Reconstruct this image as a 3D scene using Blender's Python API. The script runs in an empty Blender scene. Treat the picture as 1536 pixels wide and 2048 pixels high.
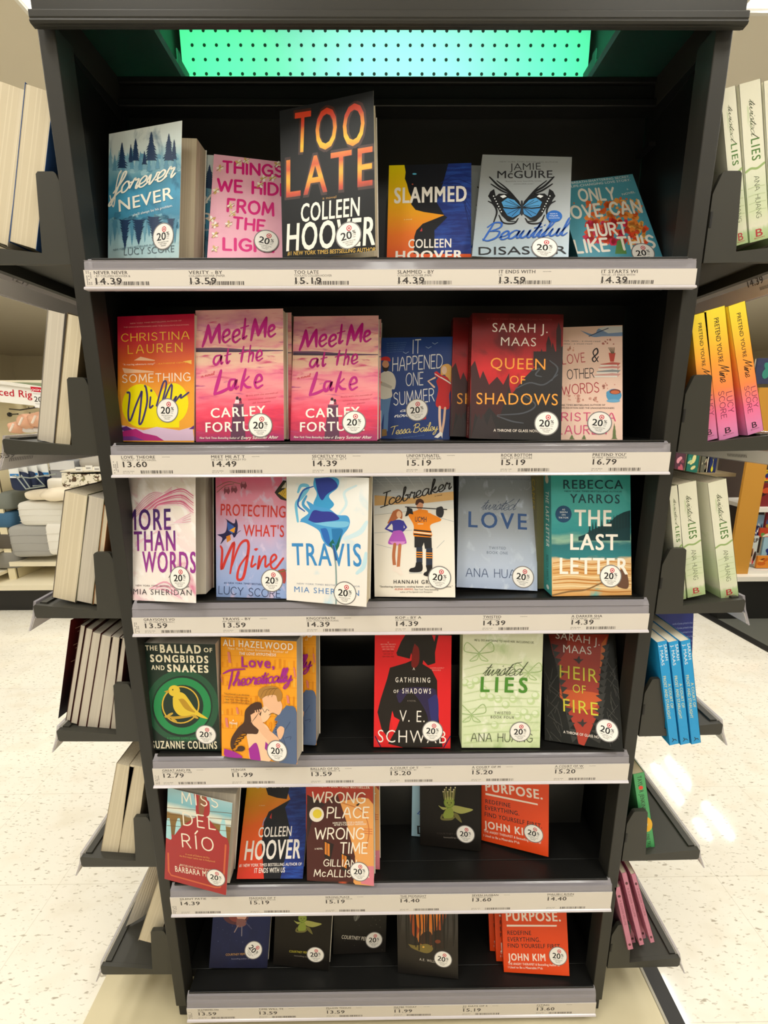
import bpy, math, random
import numpy as np
from mathutils import Vector, Matrix
random.seed(7)
SC = bpy.context.scene
COL = SC.collection
V = np.array

# ---------------------------------------------------------------- camera
F_PX = 894.21
CAM_C = V([-0.0171, -0.6893, 1.27])
PITCH, ROLL, YAW = math.radians(12.456), math.radians(-0.276), math.radians(0.430)
_f = V([math.sin(YAW)*math.cos(PITCH), math.cos(YAW)*math.cos(PITCH), -math.sin(PITCH)])
_r = V([math.cos(YAW), -math.sin(YAW), 0.0]); _u = np.cross(_r, _f)
CR = _r*math.cos(ROLL) + _u*math.sin(ROLL)
CU = -_r*math.sin(ROLL) + _u*math.cos(ROLL)
CF = _f
cd = bpy.data.cameras.new('camera'); cam = bpy.data.objects.new('camera', cd); COL.objects.link(cam)
cam.matrix_world = Matrix(((CR[0], CU[0], -CF[0], CAM_C[0]), (CR[1], CU[1], -CF[1], CAM_C[1]),
                           (CR[2], CU[2], -CF[2], CAM_C[2]), (0, 0, 0, 1)))
cd.sensor_fit = 'VERTICAL'; cd.sensor_height = 36.0; cd.lens = F_PX/2048*36.0
cd.clip_start = 0.02; cd.clip_end = 100
SC.camera = cam

# ---------------------------------------------------------------- view, world, lights
SC.view_settings.view_transform = 'Standard'
SC.view_settings.look = 'None'
SC.view_settings.gamma = 1.0
SC.view_settings.exposure = 0.0
SC.view_settings.use_curve_mapping = False
try:
    SC.cycles.use_denoising = True
    SC.cycles.max_bounces = 8
    SC.cycles.diffuse_bounces = 5
    SC.cycles.sample_clamp_indirect = 6.0
except Exception:
    pass
WORLD = bpy.data.worlds.new('world'); SC.world = WORLD; WORLD.use_nodes = True
WORLD.node_tree.nodes['Background'].inputs[0].default_value = (1.0, 0.93, 0.83, 1)
WORLD.node_tree.nodes['Background'].inputs[1].default_value = 0.05
CEIL_Z = 3.30
LIGHT_W = 27.0
LIGHT_COL = (1.0, 0.965, 0.89)
LIGHT_SPOTS = [(2.13, 1.50), (3.68, 3.85), (-1.5, 1.95), (-2.7, 0.45), (3.1, 0.2), (-4.6, 6.4), (0.15, 4.3),  # fourth and fifth spots are added out of view to brighten the background
               (-0.95, -0.95), (1.25, -1.15), (-2.9, -1.6), (3.4, -1.3), (0.1, -3.3), (-2.6, -4.2), (2.7, -4.0),
               (-6.0, 1.2), (6.2, 1.2), (-6.5, 6.5), (-2.0, 8.0), (2.6, 8.0), (7.0, 6.0)]

# ---------------------------------------------------------------- helpers
def lin(c):
    c = c.lstrip('#')
    v = [int(c[i:i+2], 16)/255 for i in (0, 2, 4)]
    return tuple((x/12.92 if x <= .04045 else ((x+.055)/1.055)**2.4) for x in v)

_mats = {}
def mat(hexcol, rough=0.5, metal=0.0, spec=0.5, coat=0.0, name=None):
    key = (hexcol, rough, metal, spec, coat)
    if key in _mats: return _mats[key]
    m = bpy.data.materials.new(name or 'm_'+hexcol.lstrip('#')); m.use_nodes = True
    b = m.node_tree.nodes['Principled BSDF']
    b.inputs['Base Color'].default_value = (*lin(hexcol), 1)
    b.inputs['Roughness'].default_value = rough
    b.inputs['Metallic'].default_value = metal
    b.inputs['Specular IOR Level'].default_value = spec
    b.inputs['Coat Weight'].default_value = coat
    b.inputs['Coat Roughness'].default_value = 0.08
    _mats[key] = m
    return m

def ink(hexcol): return mat(hexcol, 0.42, 0, 0.35)

def ramp_mat(name, stops, coord='UV', axis=1, noise=0.0, nscale=4.0, stretch=(1, 1, 1), rough=0.42, blotch=None, bscale=3.0,
             bamt=0.5, metal=0.0, spec=0.35, detail=4.0, rot=0.0, bstretch=None):
    """A printed gradient: a colour ramp along one axis of the cover, broken by noise, with optional blotches of a second colour."""
    m = bpy.data.materials.new(name); m.use_nodes = True
    nt = m.node_tree; b = nt.nodes['Principled BSDF']
    b.inputs['Roughness'].default_value = rough; b.inputs['Metallic'].default_value = metal
    b.inputs['Specular IOR Level'].default_value = spec
    tc = nt.nodes.new('ShaderNodeTexCoord')
    mp = nt.nodes.new('ShaderNodeMapping'); mp.inputs['Rotation'].default_value = (0, 0, rot)
    nt.links.new(tc.outputs[coord], mp.inputs[0])
    sep = nt.nodes.new('ShaderNodeSeparateXYZ'); nt.links.new(mp.outputs[0], sep.inputs[0])
    val = sep.outputs[axis]
    if noise:
        mp2 = nt.nodes.new('ShaderNodeMapping'); mp2.inputs['Scale'].default_value = stretch
        nt.links.new(mp.outputs[0], mp2.inputs[0])
        nz = nt.nodes.new('ShaderNodeTexNoise'); nz.inputs['Scale'].default_value = nscale; nz.inputs['Detail'].default_value = detail
        nt.links.new(mp2.outputs[0], nz.inputs['Vector'])
        ma = nt.nodes.new('ShaderNodeMath'); ma.operation = 'MULTIPLY_ADD'
        nt.links.new(nz.outputs[0], ma.inputs[0]); ma.inputs[1].default_value = noise*2
        nt.links.new(val, ma.inputs[2])
        su = nt.nodes.new('ShaderNodeMath'); su.operation = 'SUBTRACT'; nt.links.new(ma.outputs[0], su.inputs[0]); su.inputs[1].default_value = noise
        val = su.outputs[0]
    rp = nt.nodes.new('ShaderNodeValToRGB'); el = rp.color_ramp.elements
    el[0].position, el[0].color = stops[0][0], (*lin(stops[0][1]), 1)
    el[1].position, el[1].color = stops[-1][0], (*lin(stops[-1][1]), 1)
    for p, c in stops[1:-1]:
        e = el.new(p); e.color = (*lin(c), 1)
    nt.links.new(val, rp.inputs[0]); out = rp.outputs[0]
    for k, (bc, bs, lo, hi) in enumerate(blotch or []):
        mp3 = nt.nodes.new('ShaderNodeMapping'); mp3.inputs['Scale'].default_value = bstretch or (1, 1, 1); mp3.inputs['Location'].default_value = (k*3.1, k*1.7, 0)
        nt.links.new(mp.outputs[0], mp3.inputs[0])
        n3 = nt.nodes.new('ShaderNodeTexNoise'); n3.inputs['Scale'].default_value = bs; n3.inputs['Detail'].default_value = 5; n3.inputs['Distortion'].default_value = .6
        nt.links.new(mp3.outputs[0], n3.inputs['Vector'])
        r3 = nt.nodes.new('ShaderNodeMapRange'); r3.inputs[1].default_value = lo; r3.inputs[2].default_value = hi
        nt.links.new(n3.outputs[0], r3.inputs[0])
        mx = nt.nodes.new('ShaderNodeMixRGB'); nt.links.new(r3.outputs[0], mx.inputs[0]); nt.links.new(out, mx.inputs[1])
        mx.inputs[2].default_value = (*lin(bc), 1); out = mx.outputs[0]
    nt.links.new(out, b.inputs['Base Color'])
    return m

class MB:
    """Collects faces with materials, builds ONE mesh object."""
    def __init__(s): s.v = []; s.f = []; s.mi = []; s.ms = []; s.uv = {}
    def mid(s, m):
        if m not in s.ms: s.ms.append(m)
        return s.ms.index(m)
    def face(s, pts, m, uv=None):
        b = len(s.v); s.v += [tuple(map(float, p)) for p in pts]; s.f.append(tuple(range(b, b+len(pts)))); s.mi.append(s.mid(m))
        if uv: s.uv[len(s.f)-1] = uv
    def mesh(s, verts, faces, m):
        b = len(s.v); s.v += [tuple(map(float, p)) for p in verts]; k = s.mid(m)
        for f in faces: s.f.append(tuple(i+b for i in f)); s.mi.append(k)
    def hexa(s, c, m):      # c: 8 corners, bottom ring 0-3 counter-clockwise seen from above, top ring 4-7
        s.mesh(c, [(3, 2, 1, 0), (4, 5, 6, 7), (0, 1, 5, 4), (1, 2, 6, 5), (2, 3, 7, 6), (3, 0, 4, 7)], m)
    def box(s, x0, x1, y0, y1, z0, z1, m):
        s.hexa([(x0, y0, z0), (x1, y0, z0), (x1, y1, z0), (x0, y1, z0), (x0, y0, z1), (x1, y0, z1), (x1, y1, z1), (x0, y1, z1)], m)
    def prism(s, poly, axis, a, b, m):   # poly in the other two axes, extruded along axis
        def P(p, t):
            return {'x': (t, p[0], p[1]), 'y': (p[0], t, p[1]), 'z': (p[0], p[1], t)}[axis]
        n = len(poly); vs = [P(p, a) for p in poly]+[P(p, b) for p in poly]
        fs = [tuple(range(n)), tuple(range(2*n-1, n-1, -1))]+[(i, i+n, (i+1) % n+n, (i+1) % n) for i in range(n)]
        s.mesh(vs, fs, m)
    def tube(s, pts, r, m, n=8):
        pts = [Vector(p) for p in pts]; vs = []; fs = []
        for i, p in enumerate(pts):
            d = (pts[min(i+1, len(pts)-1)]-pts[max(i-1, 0)]).normalized()
            a = d.orthogonal().normalized(); c = d.cross(a)
            rr = r[i] if isinstance(r, (list, tuple)) else r
            for k in range(n):
                t = 2*math.pi*k/n; vs.append(p+(a*math.cos(t)+c*math.sin(t))*rr)
        for i in range(len(pts)-1):
            for k in range(n): fs.append((i*n+k, i*n+(k+1) % n, (i+1)*n+(k+1) % n, (i+1)*n+k))
        fs += [tuple(range(n-1, -1, -1)), tuple(range((len(pts)-1)*n, len(pts)*n))]
        s.mesh(vs, fs, m)
    def blob(s, c, r, m, seed=0, bump=.12, sq=2.0, nu=20, nv=12):   # a soft, lumpy superellipsoid pack
        rnd = random.Random(seed); ph = [rnd.uniform(0, 6.28) for _ in range(6)]; vs = []; fs = []
        def sp(x, e): return math.copysign(abs(x)**e, x)
        e = 2.0/sq
        for i in range(nv+1):
            a = -math.pi/2+math.pi*i/nv
            for k in range(nu):
                t = 2*math.pi*k/nu
                q = 1+bump*(.5*math.sin(3*t+ph[0])*math.cos(a)+.35*math.sin(5*a+ph[1]+2*t)+.3*math.sin(7*t+ph[2]+3*a)*math.cos(a))
                vs.append((c[0]+r[0]*q*sp(math.cos(a), e)*sp(math.cos(t), e), c[1]+r[1]*q*sp(math.cos(a), e)*sp(math.sin(t), e), c[2]+r[2]*q*sp(math.sin(a), e)))
        for i in range(nv):
            for k in range(nu): fs.append((i*nu+k, i*nu+(k+1) % nu, (i+1)*nu+(k+1) % nu, (i+1)*nu+k))
        s.mesh(vs, fs, m)
    def build(s, name, parent=None, smooth=False, bevel=0):
        me = bpy.data.meshes.new(name); me.from_pydata(s.v, [], s.f)
        for m in s.ms: me.materials.append(m)
        me.polygons.foreach_set('material_index', s.mi)
        if s.uv:
            ul = me.uv_layers.new(name='UVMap')
            for fi, uv in s.uv.items():
                for k, li in enumerate(me.polygons[fi].loop_indices): ul.data[li].uv = uv[k]
        if smooth: me.polygons.foreach_set('use_smooth', [True]*len(me.polygons))
        me.update()
        o = bpy.data.objects.new(name, me); COL.objects.link(o)
        if parent: o.parent = parent
        if bevel:
            md = o.modifiers.new('bevel', 'BEVEL'); md.width = bevel; md.segments = 2; md.limit_method = 'ANGLE'
        return o

def tag(o, label=None, cat=None, group=None, kind=None):
    if label: o['label'] = label
    if cat: o['category'] = cat
    if group: o['group'] = group
    if kind: o['kind'] = kind
    return o
def thing(name, label, cat, loc=(0, 0, 0), group=None):
    o = bpy.data.objects.new(name, None); COL.objects.link(o); o.location = loc; o.empty_display_size = .05
    return tag(o, label, cat, group)
def copy_thing(o, mw, label=None, group=None, skip=()):
    r = o.copy(); COL.objects.link(r); r.matrix_world = mw
    if label: r['label'] = label
    if group: r['group'] = group
    for ch in list(o.children):
        if ch.name.split('.')[0] in skip: continue
        c = ch.copy(); COL.objects.link(c); c.parent = r
    return r

def ray(px, py): return CF + CR*(px-768)/F_PX + CU*(1024-py)/F_PX
def proj(X):
    d = V(X)-CAM_C; z = d@CF
    return (768+F_PX*(d@CR)/z, 1024-F_PX*(d@CU)/z)
def atY(px, py, Y):
    d = ray(px, py); return CAM_C + d*(Y-CAM_C[1])/d[1]
def atZ(px, py, Z):
    d = ray(px, py); return CAM_C + d*(Z-CAM_C[2])/d[2]
def atX(px, py, X):
    d = ray(px, py); return CAM_C + d*(X-CAM_C[0])/d[0]

# ---------------------------------------------------------------- lettering
_tc = {}
_tcurve = bpy.data.curves.new('lettering', 'FONT'); _tob = bpy.data.objects.new('lettering', _tcurve); COL.objects.link(_tob)
def letters(s, bold=0.0, sp=1.0, shear=0.0, res=3):
    """Flat outline letters, cap height 1, as (verts, faces)."""
    key = (s, bold, sp, shear, res)
    if key in _tc: return _tc[key]
    if bold > 0:      # heavier weights: the same outline set again a little to each side
        v0, f0 = letters(s, 0.0, sp, shear, res); b = bold*1.25; vs = []; fs = []
        for q, (dx, dy) in enumerate(((-b, -.5*b), (b, -.5*b), (b, .5*b), (-b, .5*b), (0, 0))):
            k = len(vs)*1; fs += [tuple(i+k for i in f) for f in f0]; vs += [(p[0]+dx, p[1]+dy, q*.18) for p in v0]
        _tc[key] = (V(vs), fs); return _tc[key]
    _tcurve.body = s; _tcurve.offset = bold; _tcurve.space_character = sp; _tcurve.shear = shear; _tcurve.resolution_u = res; _tcurve.size = 1
    dg = bpy.context.evaluated_depsgraph_get(); dg.update()
    ev = _tob.evaluated_get(dg); me = ev.to_mesh()
    vs = np.zeros(len(me.vertices)*3); me.vertices.foreach_get('co', vs); vs = vs.reshape(-1, 3)/.682; vs[:, 2] = 0
    fs = [tuple(p.vertices) for p in me.polygons]; ev.to_mesh_clear()
    _tc[key] = (vs, fs); return _tc[key]

def spline(pts, n=6):
    """Catmull-Rom through the points."""
    p = [V(q, float) for q in pts]
    if len(p) < 3: return p
    p = [2*p[0]-p[1]]+p+[2*p[-1]-p[-2]]; out = []
    for i in range(1, len(p)-2):
        for k in range(n):
            t = k/n
            out.append(.5*((2*p[i])+(-p[i-1]+p[i+1])*t+(2*p[i-1]-5*p[i]+4*p[i+1]-p[i+2])*t*t+(-p[i-1]+3*p[i]-3*p[i+1]+p[i+2])*t**3))
    out.append(p[-2]); return out

def pen(pts, w, taper=False):
    """A pen line of width w through pts -> (verts, faces), round joins by overlap."""
    vs, fs = [], []; n = len(pts)
    for i in range(n):
        a, b = pts[max(i-1, 0)], pts[min(i+1, n-1)]
        d = b-a; L = math.hypot(*d) or 1; nx, ny = -d[1]/L, d[0]/L
        ww = w/2
        if taper: ww *= .45+.75*math.sin(math.pi*(.12+.76*i/max(n-1, 1)))
        vs += [(pts[i][0]+nx*ww, pts[i][1]+ny*ww, 0), (pts[i][0]-nx*ww, pts[i][1]-ny*ww, 0)]
    for i in range(n-1): fs.append((2*i, 2*i+1, 2*i+3, 2*i+2))
    for e in (0, n-1):
        b = len(vs); r = w/2*(.6 if taper else 1)
        vs += [(pts[e][0]+r*math.cos(k*math.pi/4), pts[e][1]+r*math.sin(k*math.pi/4), .1 if e else .18) for k in range(8)]; fs.append(tuple(range(b, b+8)))
    return vs, fs

# hand lettering: capitals as pen lines in a box 1 high (width first), small cursive letters with x-height 1
CAPS = {
 'A': (.75, [[(0, 0), (.38, 1), (.75, 0)], [(.14, .36), (.62, .36)]]), 'B': (.6, [[(0, 0), (0, 1)], [(0, 1), (.35, 1), (.52, .88), (.5, .65), (.3, .54), (0, .53)], [(.3, .54), (.55, .42), (.58, .18), (.4, .01), (0, 0)]]),
 'C': (.7, [[(.68, .82), (.45, 1), (.15, .88), (0, .5), (.15, .12), (.45, 0), (.7, .18)]]), 'D': (.7, [[(0, 0), (0, 1)], [(0, 1), (.35, .98), (.62, .78), (.7, .5), (.62, .22), (.35, .02), (0, 0)]]),
 'E': (.5, [[(.5, 1), (0, 1)], [(0, 1), (0, 0)], [(0, 0), (.52, 0)], [(0, .52), (.42, .52)]]), 'F': (.5, [[(.5, 1), (0, 1)], [(0, 1), (0, 0)], [(0, .52), (.42, .52)]]),
 'G': (.75, [[(.7, .84), (.45, 1), (.15, .88), (0, .5), (.15, .12), (.45, 0), (.72, .15), (.74, .45)], [(.74, .46), (.45, .46)]]),
 'H': (.65, [[(0, 0), (0, 1)], [(.65, 0), (.65, 1)], [(0, .52), (.65, .52)]]), 'I': (.05, [[(.02, 0), (.02, 1)]]), 'J': (.4, [[(.4, 1), (.4, .2), (.25, 0), (.02, .08)]]),
 'K': (.62, [[(0, 0), (0, 1)], [(.58, 1), (.02, .42)], [(.2, .6), (.62, 0)]]), 'L': (.48, [[(0, 1), (0, 0)], [(0, 0), (.48, 0)]]),
 'M': (.85, [[(0, 0), (.08, 1)], [(.08, 1), (.42, .2)], [(.42, .2), (.77, 1)], [(.77, 1), (.85, 0)]]), 'N': (.68, [[(0, 0), (0, 1)], [(0, 1), (.68, 0)], [(.68, 0), (.68, 1)]]),
 'O': (.82, [[(.41, 1), (.12, .86), (0, .5), (.12, .14), (.41, 0), (.7, .14), (.82, .5), (.7, .86), (.41, 1)]]), 'P': (.55, [[(0, 0), (0, 1)], [(0, 1), (.36, .99), (.55, .84), (.54, .6), (.34, .46), (0, .45)]]),
 'Q': (.82, [[(.41, 1), (.12, .86), (0, .5), (.12, .14), (.41, 0), (.7, .14), (.82, .5), (.7, .86), (.41, 1)], [(.5, .25), (.85, -.12)]]),
 'R': (.6, [[(0, 0), (0, 1)], [(0, 1), (.36, .99), (.54, .84), (.52, .62), (.34, .5), (0, .48)], [(.28, .49), (.6, 0)]]),
 'S': (.55, [[(.52, .85), (.3, 1), (.06, .85), (.1, .6), (.45, .42), (.52, .16), (.28, 0), (0, .14)]]), 'T': (.62, [[(0, 1), (.62, 1)], [(.31, 1), (.31, 0)]]),
 'U': (.66, [[(0, 1), (.01, .3), (.14, .05), (.33, 0), (.52, .05), (.65, .3), (.66, 1)]]), 'V': (.72, [[(0, 1), (.36, 0)], [(.36, 0), (.72, 1)]]),
 'W': (1.05, [[(0, 1), (.26, 0)], [(.26, 0), (.53, .8)], [(.53, .8), (.8, 0)], [(.8, 0), (1.05, 1)]]), 'X': (.65, [[(0, 0), (.65, 1)], [(0, 1), (.65, 0)]]),
 'Y': (.65, [[(0, 1), (.33, .48)], [(.65, 1), (.33, .48)], [(.33, .48), (.33, 0)]]), 'Z': (.6, [[(0, 1), (.6, 1)], [(.6, 1), (0, 0)], [(0, 0), (.6, 0)]]),
 '&': (.75, [[(.75, .05), (.2, .75), (.3, 1), (.5, .85), (.1, .35), (.15, .05), (.45, .02), (.72, .45)]]), '.': (.06, [[(.02, 0), (.04, .03)]]), ',': (.06, [[(.04, .05), (0, -.12)]]),
 "'": (.05, [[(.03, 1), (.02, .8)]]), ' ': (.32, []), 'c': (.5, [[(.45, .55), (.25, .66), (.05, .5), (.05, .15), (.25, 0), (.48, .12)]])}
CAPS['Í'] = (.05, [[(.02, 0), (.02, 1)], [(.0, 1.15), (.2, 1.4)]])
CURS = {
 'a': (1.0, [[(.72, .9), (.4, 1), (.08, .6), (.15, .1), (.45, .08), (.72, .55), (.76, .95), (.75, .3), (.88, .02), (1.1, .3)]]),
 'b': (.95, [[(0, .25), (.35, 1.3), (.42, 2), (.25, 2), (.2, 1), (.25, .12), (.5, .02), (.78, .4), (.66, .85), (.45, .8), (1.0, .75)]]),
 'c': (.75, [[(.68, .8), (.48, 1), (.15, .75), (.1, .25), (.4, 0), (.85, .3)]]),
 'd': (1.0, [[(.7, .85), (.4, 1), (.08, .55), (.2, .05), (.5, .15), (.75, .85), (.92, 2.05), (.78, .6), (.85, .05), (1.1, .3)]]),
 'e': (.78, [[(0, .25), (.5, .45), (.62, .8), (.4, 1), (.12, .65), (.2, .1), (.5, 0), (.85, .3)]]),
 'f': (.62, [[(0, .25), (.5, 1.3), (.62, 1.95), (.4, 2.05), (.3, 1.2), (.15, -.6), (0, -1), (-.1, -.7), (.3, .0), (.7, .3)]]),
 'g': (.95, [[(.7, .9), (.4, 1), (.08, .6), (.15, .1), (.45, .08), (.72, .9), (.7, -.4), (.4, -1), (.1, -.8), (.5, -.1), (1.0, .3)]]),
 'h': (1.0, [[(0, .25), (.4, 1.4), (.45, 2), (.28, 2), (.15, 0)], [(.15, .3), (.45, .92), (.68, .85), (.68, .2), (.82, 0), (1.1, .3)]]),
 'i': (.5, [[(0, .25), (.25, .95), (.22, .2), (.35, 0), (.6, .3)], [(.32, 1.38), (.36, 1.46)]]),
 'k': (.85, [[(0, .25), (.35, 1.4), (.42, 2), (.24, 1.95), (.12, 0)], [(.15, .4), (.6, .95), (.5, .55), (.2, .5), (.6, .05), (.95, .3)]]),
 'l': (.48, [[(0, .25), (.38, 1.3), (.42, 2), (.22, 1.95), (.18, .4), (.32, 0), (.6, .3)]]),
 'm': (1.4, [[(0, .3), (.18, .95), (.15, 0)], [(.15, .3), (.4, .95), (.6, .85), (.58, 0)], [(.58, .3), (.85, .95), (1.05, .85), (1.03, .2), (1.2, 0), (1.5, .3)]]),
 'n': (1.0, [[(0, .3), (.2, .95), (.15, 0)], [(.15, .3), (.45, .95), (.66, .85), (.65, .2), (.8, 0), (1.1, .3)]]),
 'o': (.85, [[(.55, .95), (.3, 1), (.08, .6), (.2, .05), (.5, .08), (.68, .5), (.5, .95), (.6, .8), (.95, .8)]]),
 'r': (.7, [[(0, .25), (.22, 1.1), (.35, .85), (.6, .9), (.52, .3), (.6, 0), (.8, .3)]]),
 's': (.7, [[(0, .25), (.4, 1.1), (.5, .6), (.52, .15), (.25, 0), (.08, .15)], [(.4, .05), (.8, .3)]]),
 't': (.55, [[(0, .25), (.35, 1.2), (.4, 1.7), (.25, .4), (.35, 0), (.65, .3)], [(.05, 1.15), (.65, 1.25)]]),
 'u': (1.0, [[(0, .3), (.2, .95), (.15, .3), (.3, .02), (.6, .3), (.72, .95), (.7, .25), (.85, 0), (1.1, .3)]]),
 'v': (.8, [[(0, .4), (.18, .95), (.25, .3), (.35, 0), (.65, .6), (.7, .95), (.95, .85)]]),
 'w': (1.2, [[(0, .3), (.15, .95), (.15, .3), (.3, .02), (.58, .9), (.6, .25), (.75, .02), (1.02, .6), (1.0, .95), (1.3, .85)]]),
 'y': (.9, [[(0, .3), (.2, .95), (.18, .35), (.35, .1), (.62, .5), (.7, .95), (.62, -.4), (.3, -1), (.1, -.75), (.5, -.1), (.95, .3)]]),
 'B': (1.4, [[(.3, 2), (.2, 1), (.1, 0)], [(-.1, 1.6), (.3, 2.1), (.9, 2.05), (1.0, 1.5), (.35, 1.1)], [(.35, 1.1), (1.1, 1.0), (1.1, .3), (.5, -.05), (0, .2)]]),
 'I': (.8, [[(.1, 2), (.9, 2.1)], [(.5, 2.05), (.35, 0)], [(-.1, -.05), (.75, .05)]]),
 'L': (1.0, [[(.35, 2), (.2, .9), (.1, .05)], [(.1, .05), (.5, -.05), (1.0, .2)]]),
 'M': (1.7, [[(0, 0), (.3, 1.2), (.5, 2)], [(.5, 2), (.6, .4)], [(.6, .4), (1.0, 1.3), (1.3, 2)], [(1.3, 2), (1.3, .5), (1.5, 0), (1.8, .3)]]),
 'T': (1.1, [[(-.1, 1.8), (.4, 2), (1.3, 2.1)], [(.7, 2), (.55, 1), (.4, 0)]]),
 'W': (1.9, [[(0, 2), (.25, .8), (.4, 0)], [(.4, 0), (.8, 1), (1.0, 1.6)], [(1.0, 1.6), (1.05, .8), (1.2, 0)], [(1.2, 0), (1.6, 1), (1.85, 2)]]),
 ' ': (.6, [])}
CURS['C'] = (1.0, [[(.95, 1.7), (.7, 2.05), (.2, 1.5), (.1, .5), (.5, 0), (1.0, .4)]])

def hand(s, table, sp=.22, w=.12, shear=0.0, taper=False, smooth=True):
    """Pen lettering along x: (verts, faces, total width)."""
    x = 0; vs, fs = [], []; nst = 0
    for ch in s:
        wd, strokes = table.get(ch, table[' '])
        for st in strokes:
            p = [V((q[0]+x, q[1])) for q in st]
            if smooth and len(p) > 2: p = spline(p, 4)
            p = [V((q[0]+shear*q[1], q[1])) for q in p]
            v, f = pen(p, w, taper); b = len(vs); nst = (nst+1) % 4; vs += [(q[0], q[1], q[2]+nst*.22) for q in v]; fs += [tuple(i+b for i in q) for q in f]
        x += wd+sp
    return V(vs), fs, x-sp

class Page:
    """Printed artwork: shapes laid on a flat page, mapped to 3-D by fn(s, t, lift). Points come through conv (photo measurement -> page metres)."""
    STEP = 1.2e-5
    def __init__(s, mb, fn, conv): s.mb, s.fn, s.cv, s.k = mb, fn, conv, 1
    bounds = None
    def clip(s, vs, fs):
        x0, x1, y0, y1 = s.bounds; A = np.asarray(vs, float)
        if A[:, 0].min() >= x0 and A[:, 0].max() <= x1 and A[:, 1].min() >= y0 and A[:, 1].max() <= y1: return vs, fs
        nv, nf = [], []
        for f in fs:
            poly = [tuple(A[i]) for i in f]
            for ax, lim, sg in ((0, x0, 1), (0, x1, -1), (1, y0, 1), (1, y1, -1)):
                out = []
                for i in range(len(poly)):
                    p, q = poly[i-1], poly[i]; dp, dq = sg*(p[ax]-lim), sg*(q[ax]-lim)
                    if (dp < 0) != (dq < 0):
                        t = dp/(dp-dq); out.append((p[0]+(q[0]-p[0])*t, p[1]+(q[1]-p[1])*t, p[2]))
                    if dq >= 0: out.append(q)
                poly = out
                if len(poly) < 3: break
            if len(poly) >= 3: b = len(nv); nv += poly; nf.append(tuple(range(b, b+len(poly))))
        return nv, nf
    def put(s, vs, fs, m, same=False):
        if not same: s.k += 1
        vs = [(p[0], p[1], p[2] if len(p) > 2 else 0.0) for p in vs]
        if s.bounds is not None and len(vs):
            vs, fs = s.clip(vs, fs)
            if not len(fs): return
        s.mb.mesh([s.fn(p[0], p[1], (s.k+p[2])*s.STEP) for p in vs], fs, m)
    def ink(s, c): return ink(c) if isinstance(c, str) else c
    def base(s, x0, y0, x1, y1):
        a, b = V(s.cv(x0, y0)), V(s.cv(x1, y1)); L = np.linalg.norm(b-a); e = (b-a)/L
        return a, e, V((-e[1], e[0])), L
    def scale_at(s, x, y):
        a, b = V(s.cv(x, y)), V(s.cv(x, y-8)); return np.linalg.norm(b-a)/8
    def T(s, txt, x0, y0, x1, y1, h, c, bold=0.0, sp=1.0, shear=0.0):
        a, e, n, L = s.base(x0, y0, x1, y1); H = h*s.scale_at((x0+x1)/2, (y0+y1)/2)
        vs, fs = letters(txt, bold, sp+max(bold, 0)*3.5, shear)
        if not len(vs): return
        lo, hi = vs[:, 0].min(), vs[:, 0].max()
        s.put([(*(a+e*((p[0]-lo)/(hi-lo)*L)+n*p[1]*H), p[2]) for p in vs], fs, s.ink(c))
    def H(s, txt, x0, y0, x1, y1, h, c, w=.12, sp=.22, shear=0.0, taper=False, table=None):
        a, e, n, L = s.base(x0, y0, x1, y1); H = h*s.scale_at((x0+x1)/2, (y0+y1)/2)
        vs, fs, tot = hand(txt, table or CAPS, sp, w, shear, taper)
        kx = L/tot
        s.put([(*(a+e*(p[0]*kx)+n*p[1]*H), p[2]) for p in vs], fs, s.ink(c))
    def C(s, txt, x0, y0, x1, y1, h, c, w=.16, sp=-.05, shear=.25, taper=False):   # h = x-height
        s.H(txt, x0, y0, x1, y1, h, c, w, sp, shear, taper, CURS)
    def P(s, pts, c, smooth=False):
        q = [V(s.cv(*p)) for p in pts]
        if smooth: q = spline(q+[q[0]], 5)[:-1]
        from mathutils.geometry import tessellate_polygon
        tri = tessellate_polygon([[Vector((p[0], p[1], 0)) for p in q]])
        s.put(q, [tuple(t) for t in tri], s.ink(c))
    def S(s, pts, w, c, smooth=True, taper=False):
        q = [V(s.cv(*p)) for p in pts]; k = s.scale_at(*pts[0])
        if smooth and len(q) > 2: q = spline(q, 5)
        v, f = pen(q, w*k, taper); s.put(v, f, s.ink(c))
    def E(s, cx, cy, rx, ry, c, rot=0, n=20):
        cr, sr = math.cos(rot), math.sin(rot)
        s.P([(cx+rx*math.cos(t)*cr-ry*math.sin(t)*sr, cy+rx*math.cos(t)*sr+ry*math.sin(t)*cr) for t in [2*math.pi*i/n for i in range(n)]], c)
    def ring(s, cx, cy, r, w, c, n=28):
        s.S([(cx+r*math.cos(2*math.pi*i/n), cy+r*math.sin(2*math.pi*i/n)) for i in range(n+1)], w, c, smooth=False)
    def R(s, x0, y0, x1, y1, c): s.P([(x0, y0), (x1, y0), (x1, y1), (x0, y1)], c)
    def specks(s, box, n, r, cols, seed=1):
        rnd = random.Random(seed)
        for _ in range(n):
            x, y = rnd.uniform(box[0], box[2]), rnd.uniform(box[1], box[3]); q = r*rnd.uniform(.5, 1.4)
            s.k -= 1
            s.P([(x+q*math.cos(a+rnd.uniform(-.4, .4))*rnd.uniform(.6, 1.2), y+q*math.sin(a)*rnd.uniform(.6, 1.2)) for a in (0, 1.05, 2.1, 3.15, 4.2, 5.25)], rnd.choice(cols))
        s.k += 1

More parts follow.
